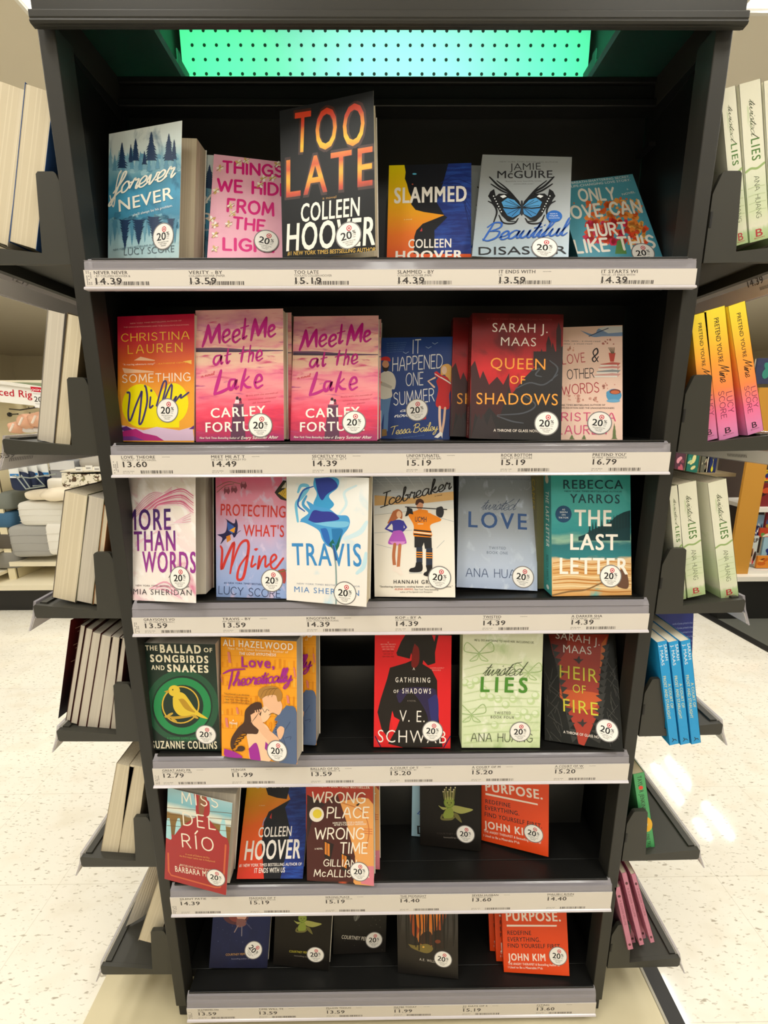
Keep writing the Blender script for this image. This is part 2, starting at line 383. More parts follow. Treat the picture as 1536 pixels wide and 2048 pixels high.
# ---------------------------------------------------------------- the room
def floor_mat():
    m = bpy.data.materials.new('vinyl_tile'); m.use_nodes = True; nt = m.node_tree; b = nt.nodes['Principled BSDF']
    tc = nt.nodes.new('ShaderNodeTexCoord'); out = None
    def fleck(scale, st, rot, lo, hi, col, prev):
        mp = nt.nodes.new('ShaderNodeMapping'); mp.inputs['Scale'].default_value = st; mp.inputs['Rotation'].default_value = (0, 0, rot)
        nt.links.new(tc.outputs['Object'], mp.inputs[0])
        nz = nt.nodes.new('ShaderNodeTexNoise'); nz.inputs['Scale'].default_value = scale; nz.inputs['Detail'].default_value = 2.5
        nt.links.new(mp.outputs[0], nz.inputs['Vector'])
        mr = nt.nodes.new('ShaderNodeMapRange'); mr.inputs[1].default_value = lo; mr.inputs[2].default_value = hi
        nt.links.new(nz.outputs[0], mr.inputs[0])
        mx = nt.nodes.new('ShaderNodeMixRGB'); nt.links.new(mr.outputs[0], mx.inputs[0])
        if prev is None: mx.inputs[1].default_value = (*lin('#f2eee2'), 1)
        else: nt.links.new(prev, mx.inputs[1])
        mx.inputs[2].default_value = (*lin(col), 1); return mx.outputs[0]
    out = fleck(44, (1, 2.8, 1), .5, .63, .70, '#b4ac9b', out)
    out = fleck(60, (1, 2.4, 1), -.4, .62, .72, '#c6bfae', out)
    out = fleck(9, (1, 1.6, 1), .9, .5, .9, '#e6dfcd', out)
    br = nt.nodes.new('ShaderNodeTexBrick'); br.inputs['Scale'].default_value = 1.0; br.offset = 0
    br.inputs['Brick Width'].default_value = .305; br.inputs['Row Height'].default_value = .305; br.inputs['Mortar Size'].default_value = .0008
    br.inputs['Color1'].default_value = (1, 1, 1, 1); br.inputs['Color2'].default_value = (.97, .97, .97, 1); br.inputs['Mortar'].default_value = (.8, .79, .76, 1)
    nt.links.new(tc.outputs['Object'], br.inputs['Vector'])
    mu = nt.nodes.new('ShaderNodeMixRGB'); mu.blend_type = 'MULTIPLY'; mu.inputs[0].default_value = 1
    nt.links.new(out, mu.inputs[1]); nt.links.new(br.outputs[0], mu.inputs[2]); nt.links.new(mu.outputs[0], b.inputs['Base Color'])
    b.inputs['Roughness'].default_value = .06; b.inputs['Specular IOR Level'].default_value = .45
    return m

X0, X1, Y0, Y1 = -13.0, 13.0, -8.0, 16.0
m = MB(); m.box(X0, X1, Y0, Y1, -.1, 0, floor_mat()); tag(m.build('floor'), kind='structure')
CEILM = ramp_mat('ceiling_board', [(0, '#d9d0bc'), (1, '#e4dcca')], coord='Object', axis=0, noise=.6, nscale=.8, rough=.9)
m = MB(); m.box(X0, X1, Y0, Y1, CEIL_Z, CEIL_Z+.1, CEILM); tag(m.build('ceiling'), kind='structure')
WALLM = mat('#efe6cf', .85)
for n, a in (('wall_back', (X0, X1, Y1, Y1+.1)), ('wall_front', (X0, X1, Y0-.1, Y0)), ('wall_left', (X0-.1, X0, Y0, Y1)), ('wall_right', (X1, X1+.1, Y0, Y1))):
    m = MB(); m.box(*a, 0, CEIL_Z, WALLM); tag(m.build(n), kind='structure')

def emit_mat(name, col, s):
    m = bpy.data.materials.new(name); m.use_nodes = True; b = m.node_tree.nodes['Principled BSDF']
    b.inputs['Base Color'].default_value = (.8, .8, .8, 1); b.inputs['Emission Color'].default_value = (*col, 1); b.inputs['Emission Strength'].default_value = s
    return m
TUBE = emit_mat('lit_diffuser', LIGHT_COL, 1.3); PANW = mat('#e8e4da', .6)
for i, (x, y) in enumerate(LIGHT_SPOTS):
    lab = 'long white fluorescent ceiling light above the aisle beside the book display' if i == 0 else 'white two-tube fluorescent ceiling light elsewhere in the store'  # second label also covers the two spots added for brightness
    t = thing('ceiling_light', lab, 'light', (x, y, CEIL_Z), 'fluorescent lights in the ceiling')
    m = MB()
    for a in ((-.31, -.29, -.61, .61), (.29, .31, -.61, .61), (-.29, .29, -.61, -.59), (-.29, .29, .59, .61)): m.box(a[0], a[1], a[2], a[3], -.03, 0, PANW)
    m.build('frame', t)
    m = MB(); m.box(-.29, .29, -.59, .59, -.012, 0, TUBE); m.build('diffuser', t)
    for sx in (-.125, .125):
        ld = bpy.data.lights.new('tube_lamp', 'AREA'); ld.shape = 'RECTANGLE'; ld.size = .04; ld.size_y = 1.12; ld.energy = LIGHT_W/2; ld.color = LIGHT_COL
        lo = bpy.data.objects.new('tube_lamp', ld); COL.objects.link(lo); lo.parent = t; lo.location = (sx, 0, -.02)

# ---------------------------------------------------------------- the book display fixture
BLK = mat('#2e2d29', .45, 0, .3); BLKIN = mat('#161615', .38, 0, .4); DARK = mat('#0c0c0c', .6)
def clear_mat():
    m = bpy.data.materials.new('clear_plastic'); m.use_nodes = True; nt = m.node_tree; b = nt.nodes['Principled BSDF']
    b.inputs['Base Color'].default_value = (*lin('#b9b5bd'), 1); b.inputs['Roughness'].default_value = .14; b.inputs['Alpha'].default_value = .5
    tc = nt.nodes.new('ShaderNodeTexCoord'); nz = nt.nodes.new('ShaderNodeTexNoise'); nz.inputs['Scale'].default_value = 14
    bp = nt.nodes.new('ShaderNodeBump'); bp.inputs['Strength'].default_value = .12; bp.inputs['Distance'].default_value = .01
    nt.links.new(tc.outputs['Object'], nz.inputs['Vector']); nt.links.new(nz.outputs[0], bp.inputs['Height']); nt.links.new(bp.outputs[0], b.inputs['Normal'])
    return m
CLEAR = clear_mat(); CLEARLIP = mat('#cfcad0', .2, 0, .6); PAPER = mat('#dcd5cd', .55)
INKT = '#3b3533'
fx = thing('book_display_shelving', 'tall black metal book display with six front shelves and shelves on both sides', 'shelving', (0, 0, 0))
ST = [1.485, 1.226, .965, .667, .374, .090]
RB = [1.442, 1.175, .908, .609, .310, .0285]
LT = [1.4674, 1.2092, .941, .6478, .355, .0625]

for sx in (-1, 1):
    for (ya, yb) in ((.012, .05), (.83, .868)):
        m = MB(); a, b = sorted((sx*.4296, sx*.452))
        m.box(a-.0046, b-.0046, ya, yb, .048, 1.762, BLK)
        if ya < .1:
            m.box(a-.003, b-.006, ya+.006, yb-.006, .012, .048, DARK)
        m.build('upright_post', fx, bevel=.0015)
    m = MB(); a, b = sorted((sx*.443, sx*.4475)); m.box(a, b, .05, .83, .05, 1.8, BLKIN); m.build('side_panel', fx)
    # dark slot running along the inside of the side panel
    m = MB(); X = sx*.4415
    q = [(147, 92), (245, 217), (245, 247), (151, 122)] if sx < 0 else [(1403, 99), (1303, 222), (1303, 252), (1400, 127)]
    p = [atX(a, b, X) for a, b in q]; m.mesh([tuple(v) for v in p]+[(v[0]+sx*.0014, v[1], v[2]) for v in p], [(0, 1, 2, 3), (4, 7, 6, 5), (0, 4, 5, 1), (1, 5, 6, 2), (2, 6, 7, 3), (3, 7, 4, 0)], DARK); m.build('slot', fx)
m = MB(); m.box(-.441, .441, .2, .206, .05, 1.80, mat('#141414', .45)); m.build('back_panel', fx)
m = MB(); m.box(-.441, .441, .168, .2, 1.76, 1.772, BLKIN); m.box(-.441, .441, .178, .2, 1.772, 1.796, BLKIN); m.box(-.441, .441, .174, .2, 1.796, 1.806, BLKIN)
m.build('header_bar', fx, bevel=.002)
m = MB(); m.box(-.4415, -.43, .16, .2, 1.70, 1.706, DARK); m.box(.43, .4415, .16, .2, 1.70, 1.706, DARK); m.build('hook', fx)
# canopy above: fascia, with unseen top, sides and back added against ceiling light
m = MB(); m.box(-.451, .451, -.002, .004, 1.7497, 2.14, BLK)
m.prism([(.0035, 1.7497), (-.005, 1.7505), (-.0065, 1.753), (-.005, 1.756), (-.006, 1.7565), (-.006, 1.764), (-.004, 1.766), (.0, 1.766)], 'x', -.4535, .4535, BLK)
m.box(-.451, -.44, .004, .86, 1.7625, 2.14, BLK); m.box(.44, .451, .004, .86, 1.7625, 2.14, BLK); m.box(-.4526, .4526, .012, .86, 2.128, 2.14, BLK); m.box(-.44, .44, .85, .86, 1.75, 2.128, BLK)
m.build('canopy_light_block', fx, bevel=.002)
zs = float(atY(365, 157, .18)[2])
GLS = bpy.data.materials.new('smoked_acrylic'); GLS.use_nodes = True; _n = GLS.node_tree; _p = _n.nodes['Principled BSDF']; _p.inputs['Base Color'].default_value = (.03, .035, .033, 1); _p.inputs['Roughness'].default_value = .2
_t = _n.nodes.new('ShaderNodeBsdfTranslucent'); _t.inputs[0].default_value = (.35, .4, .38, 1); _m = _n.nodes.new('ShaderNodeMixShader'); _m.inputs[0].default_value = .75
_n.links.new(_p.outputs[0], _m.inputs[1]); _n.links.new(_t.outputs[0], _m.inputs[2]); _n.links.new(_m.outputs[0], _n.nodes['Material Output'].inputs[0])
for sx, px in ((-1, 365), (1, 1181)):
    xi = float(atY(px, 157, .18)[0]); a, b = sorted((sx*.443, xi)); m = MB(); m.box(a, b, .014, .44, zs, zs+.012, GLS); m.build('soffit_panel', fx)
    q = atY(px, 157, .36); q2 = atY(px-sx*-20, 157, .36); a, b = sorted((q[0], q2[0])); zt = float(atY(px, 118, .36)[2])
    m = MB(); m.box(a, b, .36, .40, zs-.05, zt, BLK); m.box(b-.002 if sx < 0 else a, b if sx < 0 else a+.002, .345, .36, zs-.05, zt+.008, BLK); m.build('bracket', fx)
# pegboard: white hardboard with punched holes
m = MB(); PEG = mat('#d8e4de', .45); m.box(-.43, .43, .44, .446, 1.2, 2.128, PEG)
hole = mat('#2b2420', .9)
p0 = atY(389, 148, .44); stp = .0254
for i in range(-8, 40):
    for k in range(-2, 9):
        x, z = p0[0]+i*stp, p0[2]+k*stp*1.0
        if abs(x) > .425: continue
        m.mesh([(x+.0034*math.cos(a*math.pi/5), .4396, z+.0034*math.sin(a*math.pi/5)) for a in range(10)], [tuple(range(10))], hole)
m.build('pegboard', fx)
def led(x, col, e, sx, y=.225, z=2.02):
    ld = bpy.data.lights.new('display_lamp', 'AREA'); ld.shape = 'RECTANGLE'; ld.size = sx; ld.size_y = .03; ld.energy = e; ld.color = col; ld.spread = math.radians(150)
    lo = bpy.data.objects.new('display_lamp', ld); COL.objects.link(lo); lo.parent = fx; lo.location = (x, y, z); lo.rotation_euler = (math.radians(72), 0, 0)
led(0.03, (.40, 1.0, .88), .8, .40); led(-.37, (.08, 1.0, .36), .55, .14); led(.38, (.08, 1.0, .44), .5, .14)

LABELS = [
 [(190, 'NEVER NEVER', '- BY COLLEEN HOOVER &', '14.39'), (379, 'VERITY - BY', 'COLLEEN HOOVER (PAPER', '13.59'), (589, 'TOO LATE', 'TOOLATE COLLEEN HOOVER', '15.19'), (795, 'SLAMMED - BY', 'COLLEEN HOOVER (PAPE', '14.39'), (997, 'IT ENDS WITH', 'US', '13.59'), (1201, 'IT STARTS WI', 'TH US - IT ENDS WITH', '14.39')],
 [(245, 'LOVE, THEORE', 'TICALLY - BY ALI HAZEL', '13.60'), (424, 'MEET ME AT T', 'HE LAKE - BY CARLEY FO', '14.49'), (625, 'SECRETLY YOU', 'RS - MW EDITION - BY T', '14.39'), (813, 'UNFORTUNATEL', 'Y YOURS - BY TESSA BAI', '15.19'), (1001, 'ROCK BOTTOM', 'GIRL - BY LUCY SCORE', '15.19'), (1183, "PRETEND YOU'", 'RE MINE - (BENEVOLENCE', '16.79')],
 [(289, "GRAYSON'S VO", 'W - BY MIA SHERIDAN (', '13.59'), (446, 'TRAVIS - BY', 'MIA SHERIDAN', '13.59'), (614, 'KINGOFWRATH', 'KING OFWRATH ANA HUANG', '14.39'), (791, 'KOP - BY A', 'HU (PAPERBACK)', '14.39'), (965, 'TWISTED', 'TWISTED LOVE', '14.39'), (1141, 'A DARKER SHA', 'DE OF MAGIC - SHADES', '14.39')],
 [(326, 'GREAT AND PR', 'ECIOUS THINGS - BY REB', '12.79'), (464, 'HUNGER', 'GAMES', '11.99'), (622, 'BALLAD OF SO', 'NGBIRDS AND SNAKES - B', '13.59'), (780, 'A COURT OF T', 'HORNS AND ROSES - BY', '15.20'), (943, 'A COURT OF M', 'IST AND FURY', '15.20'), (1108, 'A COURT OF W', 'INGS AND RUIN - (COURT', '15.20')],
 [(361, 'SILENT PATIE', 'NT', '14.39'), (500, 'MAIDENS OF T', 'HE CAVE - BY LLOYD DE', '15.19'), (651, 'WRONG PLACE', 'WRONG TIME - BY GILLIA', '15.19'), (800, 'THE MIDNIGHT', 'LIBRARY - BY MATT HAI', '14.40'), (943, 'SEVEN HUSBAN', 'DS OF EVELYN HUGO', '13.60'), (1093, 'MALIBU RISIN', 'G - BY TAYLOR JENKINS', '14.40')],
 [(396, 'WATERMELON', 'SUGAR', '13.59'), (518, 'TIME WILL TE', 'LL', '13.59'), (653, 'PILLOW THOUG', 'HTS', '13.59'), (788, 'MAYBE TODAY', 'MAYBE', '11.99'), (925, '21 DAYS OF S', 'ELF', '15.19'), (1072, 'CITING', 'CITING', '13.60')]]
RL = [-.432, -.430, -.431, -.431, -.431, -.428]; RR = [.4335, .431, .431, .431, .431, .428]
for r in range(6):
    zs_, zb, zt, zl = ST[r], RB[r], ST[r], LT[r]
    m = MB(); m.box(-.4245, .4245, .012, .05, zs_-.022, zs_, BLKIN); m.box(-.4425, .4425, .0505, .2, zs_-.022, zs_, BLKIN); m.box(-.4245, .4245, .009, .0135, zs_-.026, zs_+.0015, BLKIN)
    m.build('shelf', fx, bevel=.0008)
    if r in (3, 4):
        m = MB(); m.box(-.4245, .4245, .134, .138, zs_, zs_+.1, mat('#252523', .4)); m.build('shelf_riser', fx)
    rl = RL[r], RR[r]
    m = MB()
    m.prism([(.006, zl-.002), (.0, zl-.004), (.0005, zl), (.002, zl+.011), (.003, zl+.0125), (.002, zl+.014), (.006, zt-.004), (.011, zt-.001), (.013, zt+.001), (.0125, zt-.006), (.008, zl+.004)], 'x', rl[0]+.001, rl[1]-.001, CLEAR)
    m.box(rl[0], rl[1], .0, .008, zb+.004, zl, mat('#8d898b', .3))
    m.prism([(.006, zb), (-.004, zb), (-.0045, zb+.0015), (-.003, zb+.0035), (-.001, zb+.0045), (.006, zb+.0045)], 'x', rl[0]-.0005, rl[1]+.0005, CLEARLIP)
    rail = m.build('price_rail', fx)
    m = MB(); zl0 = zb+.0045
    m.box(rl[0]+.0005, rl[1]-.0005, -.0013, -.0003, zl0, zl+.0004, PAPER)
    pg = Page(m, lambda s, t, l: (s, -.0013-l, t), lambda x, y: (x, y))
    H = zl-zl0; rnd = random.Random(r)
    for px, t1, t2, pr in LABELS[r]:
        # place by the rail's own plane
        yy = proj((0, 0, (zl+zl0)/2))[1]; x = float(atY(px, yy, 0)[0])
        pg.STEP = 2e-5
        w1 = .0042*len(t1)+.001; w2 = .0024*len(t2); pg.cv = lambda X, Y: (X, Y)
        def put(tx, x0, z0, w, h, b=0.0):
            vs, fs = letters(tx, b, 1.0+b*4, 0, 2); lo, hi = vs[:, 0].min(), vs[:, 0].max()
            pg.put([(x0+(p[0]-lo)/(hi-lo)*w, z0+p[1]*h, p[2]) for p in vs], fs, ink(INKT), same=True)
        put(t1, x, zl-.0052, w1, .0043, .016); put(t2, x, zl-.0089, w2, .0028)
        put(pr, x+.001, zl-.0182, .037, .0083, .022)
        put('059 04 '+str(rnd.randint(1000, 9999)), x, zl0+.0042, .017, .0016); put('D-7-9  1', x, zl0+.0018, .014, .0014)
        bx = x+.027
        while bx < x+.027+.049:
            bw = rnd.choice((.0006, .0009, .0016))
            pg.put([(bx, zl0+.0014), (bx+bw, zl0+.0014), (bx+bw, zl0+.0064), (bx, zl0+.0064)], [(0, 1, 2, 3)], ink('#4a4442'), same=True); bx += bw+rnd.choice((.0006, .0008, .0013))
        if rnd.random() < .6: put('0000078980', x+.062, zl-.0035, .012, .0011)
    for j in range(3):      # upright small print at the strip's start
        for k in range(9):
            if rnd.random() < .75:
                z = zl0+.002+k*.0021; pg.put([(rl[0]+.0035+j*.0028, z), (rl[0]+.005+j*.0028, z), (rl[0]+.005+j*.0028, z+.0016), (rl[0]+.0035+j*.0028, z+.0016)], [(0, 1, 2, 3)], ink('#8b8582'), same=True)
    m.build('price_strip', rail)

# side shelves with their end plates and rails
SIDE_B = [.21, -.062, -.338, -.579, -.861, -1.139]
SIDEM = mat('#383731', .5, 0, .35)
for sx in (-1, 1):
    for r, zb in enumerate(SIDE_B):
        zb += 1.27; zt = zb+.026
        m = MB(); a, b = sorted((sx*.4545, sx*.597)); T_ = [(sx*.4545, zt-.016), (sx*.597, zt-.001), (sx*.597, zt-.006), (sx*.4545, zt-.021)]; m.prism(T_ if sx > 0 else T_[::-1], 'y', .024, .80, SIDEM)
        a, b = sorted((sx*.585, sx*.597)); m.box(a, b, .024, .80, zb+.002, zt+.0015, SIDEM)
        sh = m.build('side_shelf', fx)
        m = MB(); P = [(sx*.452, zb), (sx*.600, zb+.002), (sx*.603, zb+.006), (sx*.603, zt-.003), (sx*.600, zt), (sx*.497, zt-.011), (sx*.489, zt+.088), (sx*.486, zt+.091), (sx*.465, zt+.091), (sx*.462, zt+.089), (sx*.454, zt+.068), (sx*.452, zt+.062)]
        m.prism(P if sx > 0 else P[::-1], 'y', .016, .0235, SIDEM)
        m.box(*sorted((sx*.4525, sx*.4555)), .0152, .017, zt+.02, zt+.04, DARK); m.build('end_plate', sh)
        m = MB(); Q = [(sx*.600, zt+.004), (sx*.604, zt+.005), (sx*.610, zt-.02), (sx*.622, zb-.024), (sx*.6195, zb-.024), (sx*.607, zt-.02)]
        m.prism(Q if sx > 0 else Q[::-1], 'y', .02, .80, CLEAR)
        Q = [(sx*.6115, zb-.0015), (sx*.6215, zb-.0225), (sx*.6185, zb-.0225), (sx*.6085, zb-.0015)]; m.prism(Q if sx > 0 else Q[::-1], 'y', .022, .80, mat('#d9d4d2', .5))
        read = {(1, 0): [('14.39', 1497, 575, 1528, 565, 14), ('|||||||||||', 1521, 579, 1545, 571, 5)], (-1, 1): [('5.59', -6, 917, 28, 914, 9), ('||||||||||||||', 18, 921, 64, 915, 5)], (-1, 0): [('12.79', 24, 560, 56, 573, 11)], (1, 1): [('|||||||||||||', 1456, 911, 1494, 914, 4)]}.get((sx, r))
        if read:      # prices seen from inside the rail
            Bq = V([sx*.6185, 0, zb-.0225]); up = V([-sx*.010, 0, .021]); up = up/np.linalg.norm(up); nn = V([-sx*up[2], 0, sx*up[0]*1.0]); nn = nn if nn[0]*sx < 0 else -nn
            def cvp(px, py):
                d = ray(px, py); k = ((Bq-CAM_C)@nn)/(d@nn); q = CAM_C+d*k-Bq; return (q[1]*-sx, q@up)
            pgr = Page(m, lambda s, t, l: Bq+V([0, -sx*s, 0])+up*t+nn*(.0004+l*3), cvp)
            for tx, *aa in read: pgr.T(tx, *aa, '#4a4644' if sx > 0 else '#6a6668', .01)
        rl = m.build('side_price_rail', sh)
m = MB(); DECK = ramp_mat('worn_deck', [(0, '#cfc4a2'), (1, '#e6dcbc')], coord='Object', axis=0, noise=.8, nscale=5, rough=.45)
m.box(-.655, .577, -.35, 1.1, .0005, .010, DECK); m.box(.577, .583, -.35, 1.1, .0005, .012, mat('#a8a292', .4)); m.box(.583, .618, -.35, 1.1, .0005, .011, mat('#191817', .5)); m.build('base_deck', fx)
POSE = {
 'forever': (-0.4393, 0.075, 1.4902, 7.7444, -17.3738, -2.1013, 0.1335, 0.1963),
 'things': (-0.2816, 0.064, 1.493, 19.551, 7.0224, -3.3625, 0.1367, 0.1915),
 'toolate': (-0.1591, 0.0333, 1.4864, 10.1207, -13.2897, 2.7568, 0.1407, 0.2172),
 'slammed': (-0.0058, 0.079, 1.4856, 18.9062, -3.9099, -0.5083, 0.1321, 0.1865),
 'beautiful': (0.1219, 0.0445, 1.4986, 27.9075, -4.8825, -5.8896, 0.1395, 0.2019),
 'onlylove': (0.3104, 0.0878, 1.4833, 26.4732, -0.2198, 8.2501, 0.1355, 0.1888),
 'wilder': (-0.4435, 0.0493, 1.2274, 9.4358, -9.7379, -0.2966, 0.1343, 0.1984),
 'meetfront': (-0.3066, 0.0231, 1.2276, 13.1296, -2.0408, 0.6406, 0.1391, 0.2075),
 'meetback': (-0.1608, 0.0325, 1.2279, 18.07, -2.639, -0.0886, 0.1392, 0.208),
 'summer': (-0.0209, 0.096, 1.2269, 11.572, -8.6161, -0.7148, 0.1231, 0.174),
 'queen': (0.123, 0.0231, 1.2307, 14.4596, -2.4983, -1.683, 0.143, 0.2009),
 'otherwords': (0.2403, 0.061, 1.2255, 16.0659, -9.0232, 0.2813, 0.1367, 0.191),
 'more': (-0.4468, 0.0186, 0.9648, 12.4119, -14.7768, 3.3095, 0.1351, 0.207),
 'protecting': (-0.2987, 0.027, 0.9654, 11.5449, -7.5745, 1.1776, 0.1246, 0.207),
 'travis': (-0.1752, 0.0083, 0.9667, 6.9648, -12.3262, -0.1195, 0.1375, 0.207),
 'icebreaker': (-0.0284, 0.0194, 0.9667, 13.2535, -8.404, 2.414, 0.1351, 0.207),
 'love': (0.1137, 0.0389, 0.975, 21.906, 0.0298, -3.1872, 0.1403, 0.207),
 'lastletter': (0.27, 0.0118, 0.9681, 12.9949, 2.7819, -0.7173, 0.1382, 0.207),
 'ballad': (-0.4385, 0.0199, 0.6704, 3.377, -1.6163, -0.8254, 0.1267, 0.2079),
 'theoretically': (-0.3059, 0.0041, 0.6695, 11.1726, -11.1904, 1.9126, 0.1433, 0.2149),
 'gathering': (-0.0329, 0.0203, 0.6709, 12.5096, -1.3584, -0.7081, 0.1407, 0.207),
 'lies': (0.1286, 0.0172, 0.6701, 6.6899, -1.094, 0.2036, 0.1428, 0.2241),
 'heir': (0.2881, 0.0355, 0.6697, 33.6454, -20.0204, 4.1744, 0.1321, 0.218),
 'delrio': (-0.4404, 0.0066, 0.3917, 2.2752, -8.7773, -7.205, 0.1268, 0.207),
 'slammedtwo': (-0.3034, 0.0122, 0.3821, 34.3039, 3.7751, -3.4586, 0.1284, 0.207),
 'wrong': (-0.1663, 0.0123, 0.3759, 11.0195, -6.4576, 1.323, 0.1323, 0.207),
 'sprout': (0.0617, 0.0838, 0.3764, 10.4251, -9.2387, 1.5808, 0.1265, 0.207),
 'purpose': (0.1941, 0.092, 0.3768, 8.9204, -20.5546, 3.6201, 0.1345, 0.207),
 'navy': (-0.3944, 0.0444, 0.102, 15.345, 3.4627, -4.8065, 0.1242, 0.207),
 'sprouttwo': (-0.2575, 0.0502, 0.1003, 5.8277, -2.9809, -3.872, 0.1222, 0.207),
 'black': (-0.1295, 0.0697, 0.0963, 9.8658, 3.5732, -2.4283, 0.1173, 0.207),
 'forest': (0.0134, 0.0378, 0.092, 8.0714, -6.7747, 1.4474, 0.1285, 0.207),
 'purposetwo': (0.2422, 0.0359, 0.0922, 15.8032, -5.7984, 2.6417, 0.137, 0.207),
}

# ---------------------------------------------------------------- books
PAGES = ramp_mat('book_pages', [(0, '#cfc3a9'), (.5, '#e6dcc6'), (1, '#d6cab2')], coord='Object', axis=1, noise=.8, nscale=90, stretch=(6, 6, .03), rough=.8, detail=2)
PAGEGREY = ramp_mat('book_pages_grey', [(0, '#c4bcae'), (.5, '#d8d0c2'), (1, '#cbc2b4')], coord='Object', axis=1, noise=.8, nscale=90, stretch=(6, 6, .03), rough=.8, detail=2)

# the round price sticker, one mesh shared by every copy
def sticker_mesh():
    m = MB(); R = .0192
    def disc(r, l, c, cx=0, cz=0):
        m.mesh([(cx+r*math.cos(a*math.pi/18), -l, cz+r*math.sin(a*math.pi/18)) for a in range(36)], [tuple(range(36))], ink(c))
    disc(R, 0, '#7f7c7c'); disc(.0176, 3e-5, '#f4f1ec')
    for r, l, c in ((.0039, 6e-5, '#c8102e'), (.0026, 8e-5, '#f4f1ec'), (.0014, 1e-4, '#c8102e')): disc(r, l, c, .002, .0098)
    pg = Page(m, lambda s, t, l: (s, -.00006-l, t), lambda x, y: (x, y))
    def put(tx, x0, z0, w, h, b=0, c='#1d1b1c'):
        vs, fs = letters(tx, b); lo, hi = vs[:, 0].min(), vs[:, 0].max(); pg.put([(x0+(p[0]-lo)/(hi-lo)*w, z0+p[1]*h, p[2]) for p in vs], fs, ink(c))
    put('20', -.0115, -.0052, .0165, .0105, .022); put('%', .0060, .0008, .0052, .0046, .02)
    put('off', .0062, -.0018, .0048, .0018, 0, '#5c5a5a'); put('list', .0062, -.0046, .004, .0018, 0, '#5c5a5a')
    for k, (w, tx) in enumerate(((.019, 'PRICE ADJUSTED AT REG'), (.012, 'NOT VALID'), (.009, 'ONLINE'))): put(tx, -w/2, -.0088-k*.0026, w, .0014, .01, '#3a3838')
    me_o = m.build('sticker'); me = me_o.data; bpy.data.objects.remove(me_o); return me
STICKER = sticker_mesh()

def mtx(lean, yaw, roll):
    cl, sl, cy, sy, cr, sr = [f(math.radians(a)) for a in (lean, yaw, roll) for f in (math.cos, math.sin)]
    return V([[cy, -sy, 0], [sy, cy, 0], [0, 0, 1]]) @ V([[1, 0, 0], [0, cl, sl], [0, -sl, cl]]) @ V([[cr, 0, -sr], [0, 1, 0], [sr, 0, cr]])
def m4(M, O): return Matrix([[*M[i], O[i]] for i in range(3)]+[[0, 0, 0, 1]])

def card(m, fn, w, h, mt, nx=1):
    for i in range(nx):
        a, b = w*i/nx, w*(i+1)/nx
        m.face([fn(a, 0, 0), fn(b, 0, 0), fn(b, h, 0), fn(a, h, 0)], mt, [(a/w, 0), (b/w, 0), (b/w, 1), (a/w, 1)])

